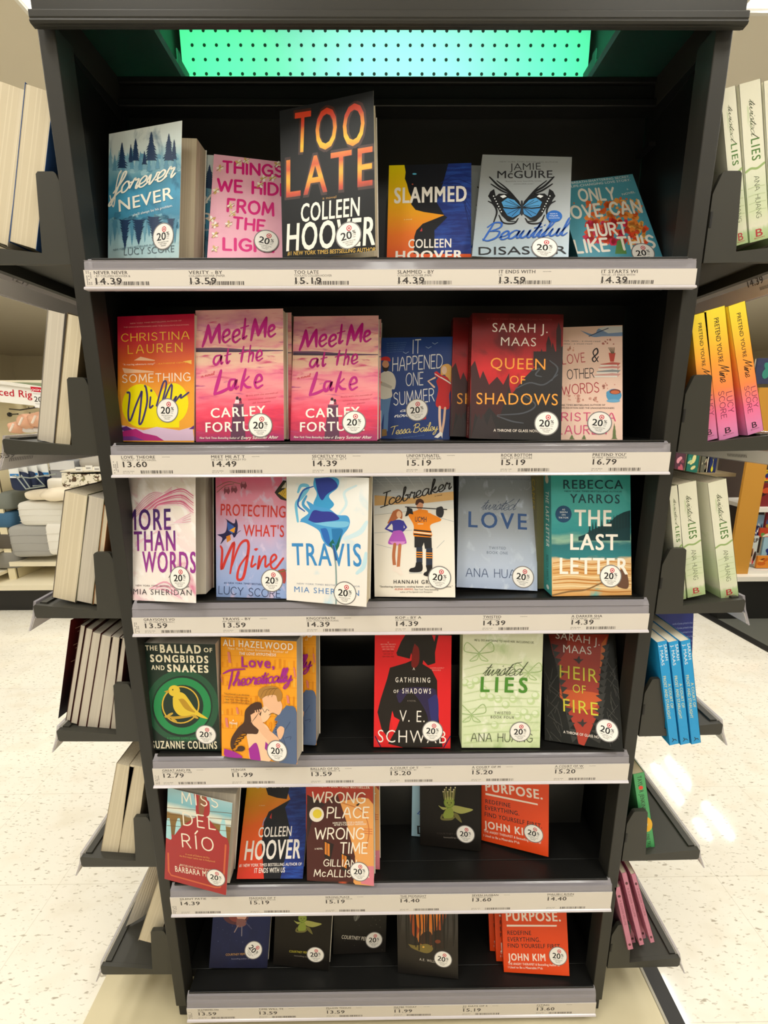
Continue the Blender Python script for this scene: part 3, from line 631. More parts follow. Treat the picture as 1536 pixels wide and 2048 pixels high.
BOOKS = {}
def book(key, label, bg, art=None, t=.028, spine=None, back=None, stick=None, opening=0.0, group='face-out paperbacks on the front shelves', name='paperback_book', view=(0, 0, 1),
         spine_art=None, gloss=None, pages=None, inset=.0015):
    x, y, z, lean, yaw, roll, w, h = POSE[key]; M = mtx(lean, yaw, roll); O = V([x, y, z])
    root = thing(name, label, 'book', (0, 0, 0), group); root.matrix_world = m4(M, O)
    bgm = bg if not isinstance(bg, str) else ink(bg)
    spm = bgm if spine is None else (ink(spine) if isinstance(spine, str) else spine)
    bkm = spm if back is None else ink(back)
    def conv(px, py):
        px, py = view[0]+px/view[2], view[1]+py/view[2]
        d = ray(px, py); n = M[:, 1]; k = ((O-CAM_C)@n)/(d@n); q = M.T@(CAM_C+d*k-O); return (q[0], q[2])
    flat = lambda s, t_, l: (s, -l, t_)
    m = MB(); card(m, flat, w, h, bgm); m.face([(0, .0005, 0), (0, .0005, h), (w, .0005, h), (w, .0005, 0)], ink('#e9e4da'))
    for e in (((0, 0, 0), (0, .0005, 0), (w, .0005, 0), (w, 0, 0)), ((0, 0, h), (w, 0, h), (w, .0005, h), (0, .0005, h)), ((w, 0, 0), (w, .0005, 0), (w, .0005, h), (w, 0, h))): m.face(e, ink('#e0dace'))
    pg = Page(m, flat, conv); pg.bounds = (0, w, 0, h)
    if art: art(pg)
    lift = pg.k*pg.STEP
    m.build('cover', root)
    # block, back and spine turn away from an opened cover about the hinge
    ca, sa = math.cos(math.radians(opening)), math.sin(math.radians(opening))
    k_ = math.tan(math.radians(min(max(lean, 0), 32)))      # a leaning paperback settles so that its foot lies flat on the shelf
    T = lambda p: (p[0]*ca-p[1]*sa, p[0]*sa+p[1]*ca, p[2]+(p[0]*sa+p[1]*ca)*k_)
    m = MB(); yb = t
    y0 = .0006+(.0006 if opening else 0)
    bx = [(.0005, y0, inset), (w-inset, y0, inset), (w-inset, yb-.0005, inset), (.0005, yb-.0005, inset)]
    m.hexa([T(p) for p in bx]+[T((p[0], p[1], h-inset)) for p in bx], pages or PAGES); m.build('pages', root)
    m = MB(); ys = .0002
    m.face([T((0, yb, 0)), T((0, ys, 0)), T((0, ys, h)), T((0, yb, h))], spm, [(0, 0), (1, 0), (1, 1), (0, 1)])
    m.face([T((w, yb, 0)), T((0, yb, 0)), T((0, yb, h)), T((w, yb, h))], bkm, [(0, 0), (1, 0), (1, 1), (0, 1)])
    m.face([T((.0004, yb-.0004, 0)), T((w, yb-.0004, 0)), T((w, yb-.0004, h)), T((.0004, yb-.0004, h))], ink('#e9e4da'))
    if spine_art:
        ps = Page(m, lambda s, t_, l: T((-l, yb-s, t_)), lambda a, b: (a, b)); spine_art(ps, yb, h)
    m.build('spine', root)
    if stick:
        q = conv((stick[0]-view[0])*view[2], (stick[1]-view[1])*view[2]); so = bpy.data.objects.new('sticker', STICKER); COL.objects.link(so); so.parent = root
        so.location = (q[0], -lift-.0001, q[1]); so.rotation_euler = (0, math.radians(stick[2] if len(stick) > 2 else 0), 0)
    BOOKS[key] = root; root['_t'] = t
    return root
def behind(key, label, group, dx=0, dy=.029, dz=0, drot=0, skip=('sticker',)):
    o = BOOKS[key]; k_ = math.tan(math.radians(min(max(POSE[key][3], 0), 32)))
    mw = o.matrix_world @ Matrix.Translation((dx, dy, dy*k_+.0006)) @ Matrix.Rotation(math.radians(drot), 4, 'Z')
    return copy_thing(o, mw, label, group, skip)

def pine(g, x, yt, yb, hw, c, seed=0):
    rnd = random.Random(seed); n = 11; L = [(x, yt)]; Rr = []
    for i in range(1, n+1):
        f = i/n; y = yt+(yb-yt)*f; w = hw*(f**.8)*rnd.uniform(.8, 1.2)
        L += [(x-w, y), (x-w*.55, y-(yb-yt)/n*.25)]; Rr += [(x+w*rnd.uniform(.8, 1.2), y), (x+w*.5, y-(yb-yt)/n*.25)]
    g.P(L+Rr[::-1], c)

# ---- top shelf
FOREST = ramp_mat('print_forest', [(0, '#c2dde2'), (.2, '#a3cbd6'), (.36, '#3d86a8'), (.5, '#4a9dc4'), (.62, '#3f86a4'), (.74, '#8fbecb'), (.86, '#cfdddc'), (1, '#d3dcdb')], noise=.12, nscale=3, blotch=[('#235c80', 5, .55, .75)])
def art(g):
    g.specks((95, 230, 460, 320), 60, 16, ['#7fb0c4', '#5f97b2', '#94bfcc'], 11); g.specks((95, 540, 450, 600), 60, 15, ['#4f8cab', '#3c7c9e', '#78afc4'], 12)
    for i in range(16): pine(g, 105+i*22, 190+(i*37) % 60, 300+(i*13) % 20, 15, ('#7aa9be', '#5c92ae')[i % 2], i+30); pine(g, 105+i*22, 700-(i*29) % 70, 560, 16, ('#6aa0b8', '#4d88a6')[i % 2], i+50)
    for i, (x, yt, yb, w) in enumerate([(165, 165, 300, 26), (235, 145, 262, 24), (210, 175, 270, 14), (315, 110, 262, 34), (405, 120, 262, 30), (432, 150, 255, 16), (280, 210, 280, 14)]): pine(g, x, yt, yb, w, '#20385a', i)
    for i, (x, yt, yb, w) in enumerate([(180, 715, 560, 30), (250, 690, 560, 34), (330, 690, 545, 40), (415, 650, 555, 26)]): pine(g, x, yt, yb, w, '#20385a', i+9)
    g.C('forever', 118, 440, 425, 345, 50, '#f6f3e6', .15, -.05, .35)
    g.S([(150, 330), (163, 312), (150, 330), (135, 395), (128, 470), (118, 495), (104, 440)], 7, '#f6f3e6')
    g.T('NEVER', 150, 522, 428, 455, 62, '#f6f3e6', .012)
    g.T("she'll always be his problem.", 222, 545, 425, 495, 13, '#e9eef0')
    g.T('LUCY SCORE', 175, 745, 432, 727, 34, '#54626e', -.012)
    g.T('NEW YORK TIMES BESTSELLING AUTHOR OF THINGS', 120, 722, 430, 680, 9, '#4c6272')
book('forever', 'blue misty pine forest paperback with opened cover, first on the top shelf', FOREST, art, .036, '#8fc0d6', stick=(327, 473, -3), opening=17, view=(180, 220, 2.56), pages=PAGES)
behind('forever', 'book with pale blue spine behind the blue forest paperback', 'copies behind the front books', dx=.012, dy=.047, dz=-.014, drot=17)

PINK = ramp_mat('print_pink', [(0, '#f3b2c9'), (1, '#f6bcd0')], noise=.3, nscale=2, blotch=[('#e79fbb', 3, .5, .8)])
def art(g):
    c = '#dc1c80'
    g.H('THINGS', 683, 318, 985, 342, 55, c, .21, .28); g.H('WE HIDE', 655, 412, 1010, 440, 58, c, .21, .28); g.H('FROM', 705, 518, 938, 540, 62, c, .21, .28)
    g.H('THE', 735, 605, 890, 622, 56, c, .21, .3); g.H('LIGHT', 685, 715, 960, 728, 58, c, .21, .28)
    for i, (x, y) in enumerate([(665, 298), (800, 260), (760, 270), (890, 350), (870, 385), (645, 415), (720, 490), (730, 530), (640, 590), (625, 560), (640, 640), (710, 585), (640, 712), (960, 280), (935, 350)]):
        for k in range(4):
            a = k*1.6+i; g.E(x+9*math.cos(a), y+9*math.sin(a), 10, 6, ('#fbf3e2', '#f0d9a8', '#fdf6f0', '#d8b56a')[(k+i) % 4], a, 8)
        g.S([(x-16, y+14), (x, y), (x+18, y-10)], 3, '#b08a50')
book('things', 'pink paperback with magenta brush lettering and small blossoms on the top shelf', PINK, art, .03, '#ef9fbd', stick=(533, 483, 10), view=(180, 220, 2.56))

LATEINK = ramp_mat('print_ember', [(.085, '#3a150e'), (.098, '#c8431c'), (.116, '#f4b31f'), (.133, '#d2521f'), (.145, '#e07a1e'), (.160, '#f6c71e'), (.175, '#f09a1c'), (.192, '#c43a1c')], coord='Object', axis=2, noise=.006, nscale=60)
def art(g):
    g.T('TOO', 1168, 618, 1462, 581, 172, '#3a1a10', .05, 1.25); g.T('LATE', 1138, 797, 1497, 747, 164, '#33160e', .05, 1.15)
    g.T('TOO', 1175, 612, 1455, 575, 160, LATEINK, .012, 1.25); g.T('LATE', 1145, 790, 1490, 740, 150, LATEINK, .012, 1.15)
    g.T('a novel', 1290, 798, 1345, 792, 10, '#b58a3c')
    g.T('COLLEEN', 1203, 888, 1438, 862, 72, '#f3efe6', .02); g.T('HOOVER', 1145, 1004, 1500, 978, 108, '#f3efe6', .024)
    g.T('#1 NEW YORK TIMES BESTSELLING AUTHOR', 1150, 1022, 1502, 1006, 16, '#d8b04a', .01)
book('toolate', 'tall black thriller paperback with fiery orange capitals in the middle of the top shelf', ramp_mat('print_black', [(0, '#121416'), (1, '#1c1e20')], noise=.3, spec=.18), art, .03, '#15171a', stick=(697, 471, -6), opening=11, view=(0, 0, 2))
behind('toolate', 'black thriller copy just behind the fiery orange lettered one', 'copies behind the front books', dx=-.016, dy=.042, dz=-.012, drot=11)

def slam(g, o=True):
    B = ramp_mat('print_bluecloth', [(0, '#1b2f7a'), (.5, '#2c55b0'), (1, '#24408f')], coord='Object', axis=0, noise=.9, nscale=30, stretch=(1, 1, 5))
    K = '#15171f'
    g.P([(330, 110), (472, 106), (472, 530), (300, 530), (290, 400), (345, 350), (300, 300)], B)
    g.P([(160, 114), (365, 109), (340, 200), (310, 290), (345, 349), (250, 335), (212, 325), (192, 300), (193, 268), (180, 240), (172, 205), (162, 180), (166, 150)], K, False)
    g.P([(345, 350), (360, 360), (300, 420), (300, 530), (203, 530), (206, 450), (216, 420), (245, 390)], K)
    g.E(207, 158, 10, 4, '#5bb8e0'); g.E(198, 206, 4, 3, '#c3573a'); g.P([(232, 425), (242, 408), (243, 425)], '#c33a3a')
    for i in range(9): g.S([(330+i*14, 200+i*3), (400+i*6, 160+i*22), (470, 170+i*36)], 2.5, '#17296b')
SLAMBG = ramp_mat('print_sunset', [(0, '#d63a2a'), (.35, '#ee7a25'), (.62, '#f7b516'), (1, '#f5e000')], noise=.08, nscale=2)
def art(g):
    slam(g)
    g.T('SLAMMED', 112, 294, 450, 285, 70, '#f3efe8', .035); g.T('a novel', 158, 373, 195, 372, 6, '#f8e0b0')
    g.T('COLLEEN', 178, 503, 378, 500, 40, '#f3efe8', .02); g.T('HOOVER', 118, 560, 432, 556, 42, '#f3efe8', .035)
book('slammed', 'yellow and blue paperback with dark profile silhouette beside the tall black thriller', SLAMBG, art, .025, '#e8642a', view=(740, 280, 2.327))

SILVER = ramp_mat('print_silver_foil', [(0, '#b9cfe0'), (.4, '#c3ccd2'), (1, '#d7dde0')], noise=.15, nscale=2, rough=.34, metal=.55, spec=.5)
def art(g):
    K = '#17181b'
    g.T('NEW YORK TIMES BESTSELLING AUTHOR', 603, 104, 875, 106, 6, '#8a8f94'); g.T('JAMIE', 650, 141, 795, 138, 32, '#33343a', -.008); g.T('McGUIRE', 592, 178, 850, 176, 34, '#2a2b30', .01)
    g.T('"Beautifully sexy, beautifully honest,', 628, 195, 800, 193, 5, '#6a6e74'); g.T('and beautifully poetic."', 668, 207, 765, 206, 5, '#6a6e74')
    for sgn in (1, -1):
        X = lambda x: 706+sgn*(x-706)
        Pn = lambda L: [(X(a), b) for a, b in L]
        for L, w in (([(556, 172), (600, 215), (650, 245), (690, 285)], 7), ([(563, 205), (610, 235), (650, 252)], 6), ([(590, 190), (640, 230), (695, 290)], 5), ([(550, 285), (575, 300), (590, 335), (575, 385)], 6), ([(600, 350), (620, 385), (670, 388), (690, 365)], 6), ([(628, 345), (640, 375), (680, 380)], 5)): g.S(Pn(L), w, K, True, True)
        g.P(Pn([(549, 262), (560, 240), (578, 228), (585, 262), (600, 250), (650, 252), (690, 280), (706, 310), (700, 345), (668, 372), (640, 378), (612, 352), (594, 318), (570, 300), (562, 280)]), K)
        g.P(Pn([(612, 290), (640, 270), (672, 280), (702, 312), (660, 316), (622, 312)]), '#4f97cc'); g.P(Pn([(618, 318), (660, 322), (702, 318), (696, 345), (664, 362), (640, 352)]), '#3f84bd')
        for a in ((630, 285), (650, 282), (625, 305), (640, 345), (660, 355)): g.S(Pn([a, (702, 314)]), 2.2, K, False)
        for k in range(7): g.E(X(575+k*6), 262+k*12, 3, 3, '#e8ecef', 0, 8)
        g.P(Pn([(605, 262), (625, 256), (636, 264), (618, 272)]), '#e4e8ea')
    g.S([(706, 285), (707, 320), (706, 350)], 8, '#2a3038', True, True)
    g.C('Beautiful', 520, 470, 905, 445, 38, '#2d5fb5', .15, -.08, .4, True)
    g.T('DISASTER', 505, 535, 915, 530, 36, '#24252a', -.004)
    g.E(857, 356, 37, 27, '#1f63b8'); g.T('NOW A', 838, 348, 872, 347, 6, '#dfeaf5'); g.T('MAJOR', 836, 358, 876, 357, 6, '#dfeaf5'); g.T('MOTION PICTURE', 832, 368, 882, 367, 5, '#dfeaf5')
book('beautiful', 'silver paperback with a blue tribal butterfly on the top shelf', SILVER, art, .026, '#c9d2da', stick=(1089, 496, 2), view=(740, 280, 2.327))
behind('beautiful', 'silver copy peeking out behind the blue butterfly book', 'copies behind the front books', dx=-.016, dy=.03, dz=-.022)

TEAL = ramp_mat('print_teal', [(0, '#4b98b0'), (1, '#57a6bb')], noise=.2)
def art(g):
    g.specks((1010, 285, 1260, 400), 70, 13, ['#f08a3a', '#e8662c', '#f3a24a'], 2); g.specks((1010, 375, 1230, 480), 80, 17, ['#d8402f', '#e8552f', '#d52f55'], 3); g.specks((1205, 385, 1290, 480), 34, 13, ['#f08a3a', '#e8502a', '#f5b85a'], 4)
    g.specks((950, 270, 1270, 330), 30, 6, ['#f2b45a', '#e8702c'], 5); g.P([(1150, 470), (1180, 455), (1195, 530), (1140, 530)], '#5c8a4a')
    for a in ((940, 205, 1210, 175, 'BREATH-SHATTERING SECRET.'), (938, 222, 1214, 190, 'LIFE-CHANGING LOVE STORY.')): g.T(a[4], a[0], a[1], a[2], a[3], 10, '#eef3f2', .01)
    w = '#f6f1e6'
    g.H('ONLY', 978, 283, 1142, 275, 52, w, .2, .3); g.T('A', 1196, 234, 1204, 232, 8, w); g.T('NOVEL', 1175, 258, 1235, 246, 9, w)
    g.H('LOVE CAN', 905, 368, 1265, 335, 54, w, .2, .28); g.H('HURT', 1022, 447, 1197, 437, 52, w, .2, .28); g.H('LIKE THIS', 962, 525, 1328, 500, 56, w, .19, .28)
book('onlylove', 'teal paperback with red and orange paint splashes, tilted at the top shelf end', TEAL, art, .022, '#4b98b0', stick=(1286, 506, 4), view=(740, 280, 2.327))

# ---- second shelf
WILD = ramp_mat('print_desert', [(0, '#e8a33a'), (.42, '#f0a030'), (.6, '#e06a2a'), (.82, '#c9243a'), (1, '#b3123a')], noise=.05, nscale=3)
def art(g):
    y = '#f0e000'
    g.E(215, 560, 98, 115, y, 0, 28); g.E(390, 545, 78, 105, y, 0, 28); g.R(200, 600, 420, 675, y)
    g.P([(180, 320), (215, 300), (290, 318), (290, 322)], '#f0bf9a'); g.P([(118, 360), (160, 365), (285, 378), (285, 384), (130, 388)], '#f0bf9a'); g.P([(440, 325), (485, 318), (485, 340)], '#f0c25a')
    g.P([(95, 660), (140, 668), (230, 690), (300, 672), (420, 690), (490, 672), (500, 745), (95, 745)], '#d9bcd8'); g.P([(97, 680), (140, 668), (180, 690), (130, 695)], '#5c2a7a'); g.P([(470, 684), (498, 664), (498, 684)], '#5c2a7a')
    g.P([(97, 700), (150, 690), (190, 682), (230, 705), (300, 720), (340, 745), (97, 745)], '#b52a7a'); g.P([(97, 722), (180, 722), (240, 745), (97, 745)], '#7a3a8a')
    g.T('NEW YORK TIMES BESTSELLING AUTHOR OF', 160, 128, 432, 112, 6, '#e8a8a0'); g.T('THE UNHONEYMOONERS AND THE SOULMATE EQUATION', 125, 148, 470, 134, 6, '#e8a8a0')
    g.H('CHRISTINA', 115, 220, 472, 206, 40, '#f0c03a', .1, .3); g.H('LAUREN', 150, 284, 435, 272, 44, '#f0c03a', .1, .4)
    g.T('"A roaring adventure romp!"', 122, 347, 292, 342, 9, '#f8e0d0', .01); g.T('- KATHERINE CENTER', 300, 342, 468, 333, 7, '#f0b83a')
    g.H('SOMETHING', 120, 438, 478, 428, 42, '#f6e6d6', .11, .3)
    n = '#43366f'
    g.S([(145, 490), (158, 500), (150, 600), (160, 640), (190, 560), (215, 500), (222, 490), (212, 600), (208, 655), (225, 640), (250, 540), (245, 470), (238, 455)], 11, n)
    g.S([(268, 515), (264, 570), (280, 560)], 10, n); g.E(272, 480, 6, 7, n); g.S([(300, 560), (335, 440), (352, 446), (325, 560)], 10, n); g.S([(345, 545), (330, 560), (380, 445), (372, 560)], 10, n); g.S([(385, 540), (405, 510), (392, 545), (430, 500), (428, 520), (470, 490)], 9, n)
book('wilder', 'red to orange desert sunset paperback with yellow moons, first on the second shelf', WILD, art, .03, '#a01c3a', stick=(335, 821, 2), view=(200, 600, 2.648))

LAKE = ramp_mat('print_lake', [(0, '#a32e68'), (.10, '#c22f55'), (.2, '#e8405f'), (.32, '#ee6f86'), (.45, '#f39aa0'), (.52, '#ef7f9c'), (.60, '#f3bfae'), (.68, '#f6d2b8'), (.72, '#ef9aa8'), (.8, '#f4c6b0'), (.88, '#d98aa8'), (1, '#f2b6b4')], noise=.16, nscale=2.2, stretch=(1.2, 7, 1), blotch=[('#d6547f', 3, .58, .7), ('#b04a84', 2.5, .64, .72)], bstretch=(1, 8, 1))
def lake(g):
    p = '#c21a86'
    g.P([(508, 254), (640, 252), (770, 262), (970, 265), (970, 270), (760, 276), (508, 276)], '#6b4a6a'); g.P([(508, 262), (760, 268), (760, 274), (508, 276)], '#4a3a52')
    g.P([(706, 556), (760, 556), (772, 742), (690, 742)], '#5f3550'); g.P([(705, 550), (762, 550), (762, 558), (705, 558)], '#7a4560')
    g.E(727, 520, 8, 10, '#2c1c28'); g.P([(712, 548), (718, 528), (738, 528), (740, 548)], '#f1d8e0'); g.E(742, 528, 7, 10, '#2c1c28'); g.P([(736, 548), (738, 532), (750, 534), (752, 548)], '#8a2c4a')
    kw = dict(w=.17, sp=.16, shear=.16, taper=True)
    g.H('MEET', 540, 245, 775, 205, 10, p) if False else None
    B = lambda L, w=15: g.S(L, w, p, True, True)
    B([(543, 248), (562, 190), (574, 132)]); B([(574, 132), (582, 180), (588, 228)]); B([(588, 228), (612, 170), (632, 128)]); B([(632, 128), (632, 180), (634, 228)])
    for x in (672, 725): B([(x-20, 200), (x+12, 180), (x+8, 158), (x-14, 170), (x-22, 205), (x-8, 225), (x+18, 205)], 12)
    B([(770, 98), (764, 160), (758, 205), (778, 190)], 13); B([(745, 150), (788, 136)], 10)
    B([(800, 215), (812, 150), (822, 100)]); B([(822, 100), (832, 150), (838, 190)]); B([(838, 190), (858, 140), (882, 92)]); B([(882, 92), (876, 150), (874, 196)])
    B([(895, 170), (922, 152), (918, 134), (900, 142), (892, 175), (904, 195), (930, 178)], 12)
    B([(640, 292), (612, 300), (602, 330), (618, 342), (640, 310), (642, 296), (642, 338), (652, 330)], 11); B([(680, 258), (672, 310), (674, 336), (688, 322)], 11); B([(660, 296), (694, 286)], 9)
    B([(762, 246), (752, 300), (748, 330)], 11); B([(738, 284), (790, 270)], 9); B([(798, 240), (786, 330)], 11); B([(788, 300), (806, 278), (812, 290), (806, 326)], 10); B([(828, 308), (856, 292), (852, 268), (836, 276), (828, 306), (838, 322), (862, 308)], 10)
    B([(642, 372), (624, 440), (606, 500)], 17); B([(606, 500), (650, 484), (690, 462)], 14); B([(718, 420), (690, 425), (682, 462), (696, 474), (718, 436), (722, 424), (718, 470), (734, 458)], 13)
    B([(772, 366), (756, 430), (746, 480)], 14); B([(790, 405), (758, 438)], 11); B([(758, 436), (776, 460), (800, 462)], 12); B([(820, 440), (856, 424), (850, 398), (832, 404), (820, 440), (832, 466), (862, 450)], 12)
    g.C('a novel', 535, 412, 606, 396, 9, '#d8405a', .16, 0, .2)
    for t, x0, y0, x1, y1 in (('"Brims with the warmth of', 770, 512, 945, 495), ('summertime...exquisite"', 785, 532, 940, 518), ('-Jill Santopolo', 805, 550, 905, 540)): g.T(t, x0, y0, x1, y1, 9, '#b8354f', -.01, 1, .25)
    g.T('CARLEY', 588, 625, 878, 610, 50, '#f6efe8', .018, 1.1); g.T('FORTUNE', 560, 700, 905, 690, 50, '#f6efe8', .018, 1.1)
    g.T('New York Times Bestselling Author of', 528, 736, 740, 736, 11, '#f6efe8', .01, 1, .25); g.T('Every Summer After', 748, 738, 945, 734, 16, '#f6efe8', .012, 1, .25)
book('meetfront', 'pink lake sunset paperback standing tallest, beside the red and orange sunset book', LAKE, lake, .03, '#e27f97', stick=(521, 851, 2), view=(200, 600, 2.648), group='pink lake sunset paperbacks')
behind('meetfront', 'pink lake sunset copy right behind the tallest pink one', 'copies behind the front books', dx=.006, dy=.031, dz=-.006)
X_ = lambda p: (1028+(p[0]-508)*(1475-1028)/(970-508), 0)
def lake2(g):
    # the same printed page, measured on the second copy
    o = g.cv; src = POSE['meetfront']; dst = POSE['meetback']; M = mtx(*src[3:6]); O = V(src[:3])
    def cv(x, y):
        d = ray(200+x/2.648, 600+y/2.648); n = M[:, 1]; k = ((O-CAM_C)@n)/(d@n); q = M.T@(CAM_C+d*k-O); return (q[0]*dst[6]/src[6], q[2]*dst[7]/src[7])
    g.cv = cv; lake(g); g.cv = o
book('meetback', 'pink lake sunset paperback standing alone beside the navy couple book', LAKE, lake2, .03, '#e27f97', stick=(708, 845, 2), view=(200, 600, 2.648), group='pink lake sunset paperbacks')
behind('meetback', 'pink lake sunset copy right behind the one beside the navy couple book', 'copies behind the front books', dx=.003, dy=.031, dz=-.004)

NAVY = ramp_mat('print_navy', [(0, '#1c3a7c'), (1, '#1f4189')], noise=.2)
def person_flat(g, P): pass
def art(g):
    w = '#e9ecee'
    for t, x0, y0, x1, y1, h in (('IT', 212, 265, 250, 262, 66), ('HAPPENED', 112, 352, 358, 335, 66), ('ONE', 178, 425, 262, 420, 62), ('SUMMER', 118, 522, 318, 500, 62)): g.H(t, x0, y0, x1, y1, h, w, .085, .2, .08)
    g.C('a', 148, 555, 175, 553, 10, w, .2); g.C('novel', 120, 582, 205, 576, 12, w, .18)
    for k in range(5): g.T('the very best in beachy', 82, 218+k*11, 182-k*4, 212+k*11, 6, '#5878ac')
    for x, y in ((178, 262), (290, 236), (322, 216)): g.S([(x-13, y-4), (x-4, y+1), (x, y+3), (x+5, y-1), (x+14, y-5)], 2.5, '#9db4d6')
    # man with red cap, pale sweater, jeans
    g.P([(62, 480), (105, 480), (92, 560), (88, 650), (66, 650), (70, 560), (50, 640), (45, 500)], '#5f86b8'); g.P([(60, 640), (82, 640), (84, 672), (58, 676)], '#8a6a3a')
    g.P([(45, 370), (78, 352), (112, 362), (128, 400), (122, 440), (108, 445), (106, 482), (45, 482)], '#d8d4cc', True); g.P([(45, 402), (70, 408), (110, 428), (106, 440), (45, 420)], '#b8b4ac'); g.E(50, 408, 10, 6, '#c98f6a')
    g.E(77, 322, 17, 24, '#c98f6a'); g.P([(60, 322), (66, 350), (86, 352), (96, 322), (86, 334), (70, 334)], '#2a1c18', True); g.P([(54, 300), (58, 286), (80, 280), (98, 288), (100, 304), (78, 300)], '#c8201f', True)
    # woman in a red dress
    g.P([(350, 340), (362, 322), (390, 318), (410, 345), (410, 400), (388, 402), (372, 372), (352, 372)], '#e8b25a', True); g.E(368, 348, 13, 20, '#f0cdb4')
    g.P([(330, 410), (330, 398), (350, 375), (385, 385), (404, 430), (392, 470), (390, 540), (328, 526), (334, 470), (338, 440)], '#c8171f', True); g.P([(318, 360), (330, 352), (356, 374), (352, 392), (322, 376)], '#d8202a'); g.S([(322, 366), (352, 386)], 4, '#f4f0ea', False); g.S([(352, 384), (382, 402), (402, 416)], 6, '#f4f0ea')
    g.S([(322, 385), (288, 402), (318, 432)], 9, '#f0cdb4', False); g.S([(345, 530), (345, 590), (350, 655)], 12, '#f0cdb4'); g.S([(372, 535), (366, 600), (356, 655)], 11, '#e6bea2'); g.P([(318, 680), (348, 652), (360, 660), (358, 686), (352, 672), (336, 684)], '#f0ece4')
    g.P([(238, 598), (278, 590), (278, 570), (270, 586)], '#c8201f')
    g.C('Tessa Bailey', 100, 668, 335, 645, 20, '#f0df8a', .13, -.05, .2); g.T('NEW YORK TIMES BESTSELLING AUTHOR', 120, 692, 270, 672, 6, '#5878ac')
book('summer', 'navy blue paperback with a bearded man and a woman in a red dress', NAVY, art, .024, '#162f68', stick=(834, 820, -6), view=(740, 600, 2.477))

QUEEN = ramp_mat('print_crimson', [(0, '#1c1413'), (.28, '#241514'), (.38, '#b3141c'), (.55, '#cf1f26'), (.75, '#8f151c'), (1, '#48110f')], noise=.12, nscale=3, blotch=[('#5f0f14', 4, .52, .7)])
def art(g):
    K = '#1d1a1c'; Gy = '#474b54'
    g.P([(520, 300), (545, 390), (560, 350), (590, 420), (630, 380), (660, 420), (690, 360), (690, 690), (500, 690), (500, 330)], '#3a1316')
    g.P([(700, 470), (770, 380), (830, 320), (900, 280), (962, 220), (962, 700), (500, 700), (520, 560), (545, 600), (590, 530), (640, 590), (690, 420)], K)
    for x, y0 in ((935, 110), (885, 175), (905, 210), (850, 240), (830, 250)): g.P([(x-13, 330), (x-12, y0+40), (x, y0), (x+12, y0+40), (x+13, 330)], '#2a1416')
    g.R(810, 255, 940, 330, '#241416')
    for L in ([(800, 350), (840, 340), (820, 370), (850, 380)], [(720, 440), (790, 410), (860, 420), (930, 370)], [(760, 470), (820, 520), (760, 560), (630, 570)], [(630, 575), (700, 600), (760, 610)], [(890, 300), (930, 340), (900, 400)]): g.S(L, 6, Gy, True, True)
    for x in (540, 600, 560): g.P([(x-40, 690), (x, 560), (x+10, 600), (x+50, 690)], '#2c2224')
    w = '#e9dfd6'; o = '#f0a03a'
    g.T('#1 NEW YORK TIMES BESTSELLING AUTHOR', 578, 98, 903, 102, 8, '#7a3a38')
    g.T('SARAH J.', 606, 158, 880, 164, 44, w, -.004, 1.1); g.T('MAAS', 648, 226, 822, 230, 42, w, -.004, 1.1)
    g.T('QUEEN', 597, 340, 868, 346, 54, o, -.002, 1.1); g.T('OF', 692, 415, 768, 417, 40, o, -.002, 1.1); g.T('SHADOWS', 527, 516, 930, 522, 56, o, -.002, 1.1); g.T('A THRONE OF GLASS NOVEL', 612, 652, 845, 656, 13, w, .01)
book('queen', 'crimson and black castle paperback with orange title on the second shelf', QUEEN, art, .036, '#5a1414', stick=(1093, 847, 2), view=(740, 600, 2.477), spine_art=lambda p, t, h: [p.T('QUEEN OF SHADOWS', t*.35, h*.9, t*.36, h*.3, t*.3, '#b8503a'), p.T('SARAH J. MAAS', t*.35, h*.25, t*.36, h*.02, t*.25, '#c9a8a0')])
behind('queen', 'crimson and black castle copy peeking out behind the front one', 'copies behind the front books', dx=-.026, dy=.038, dz=-.012)

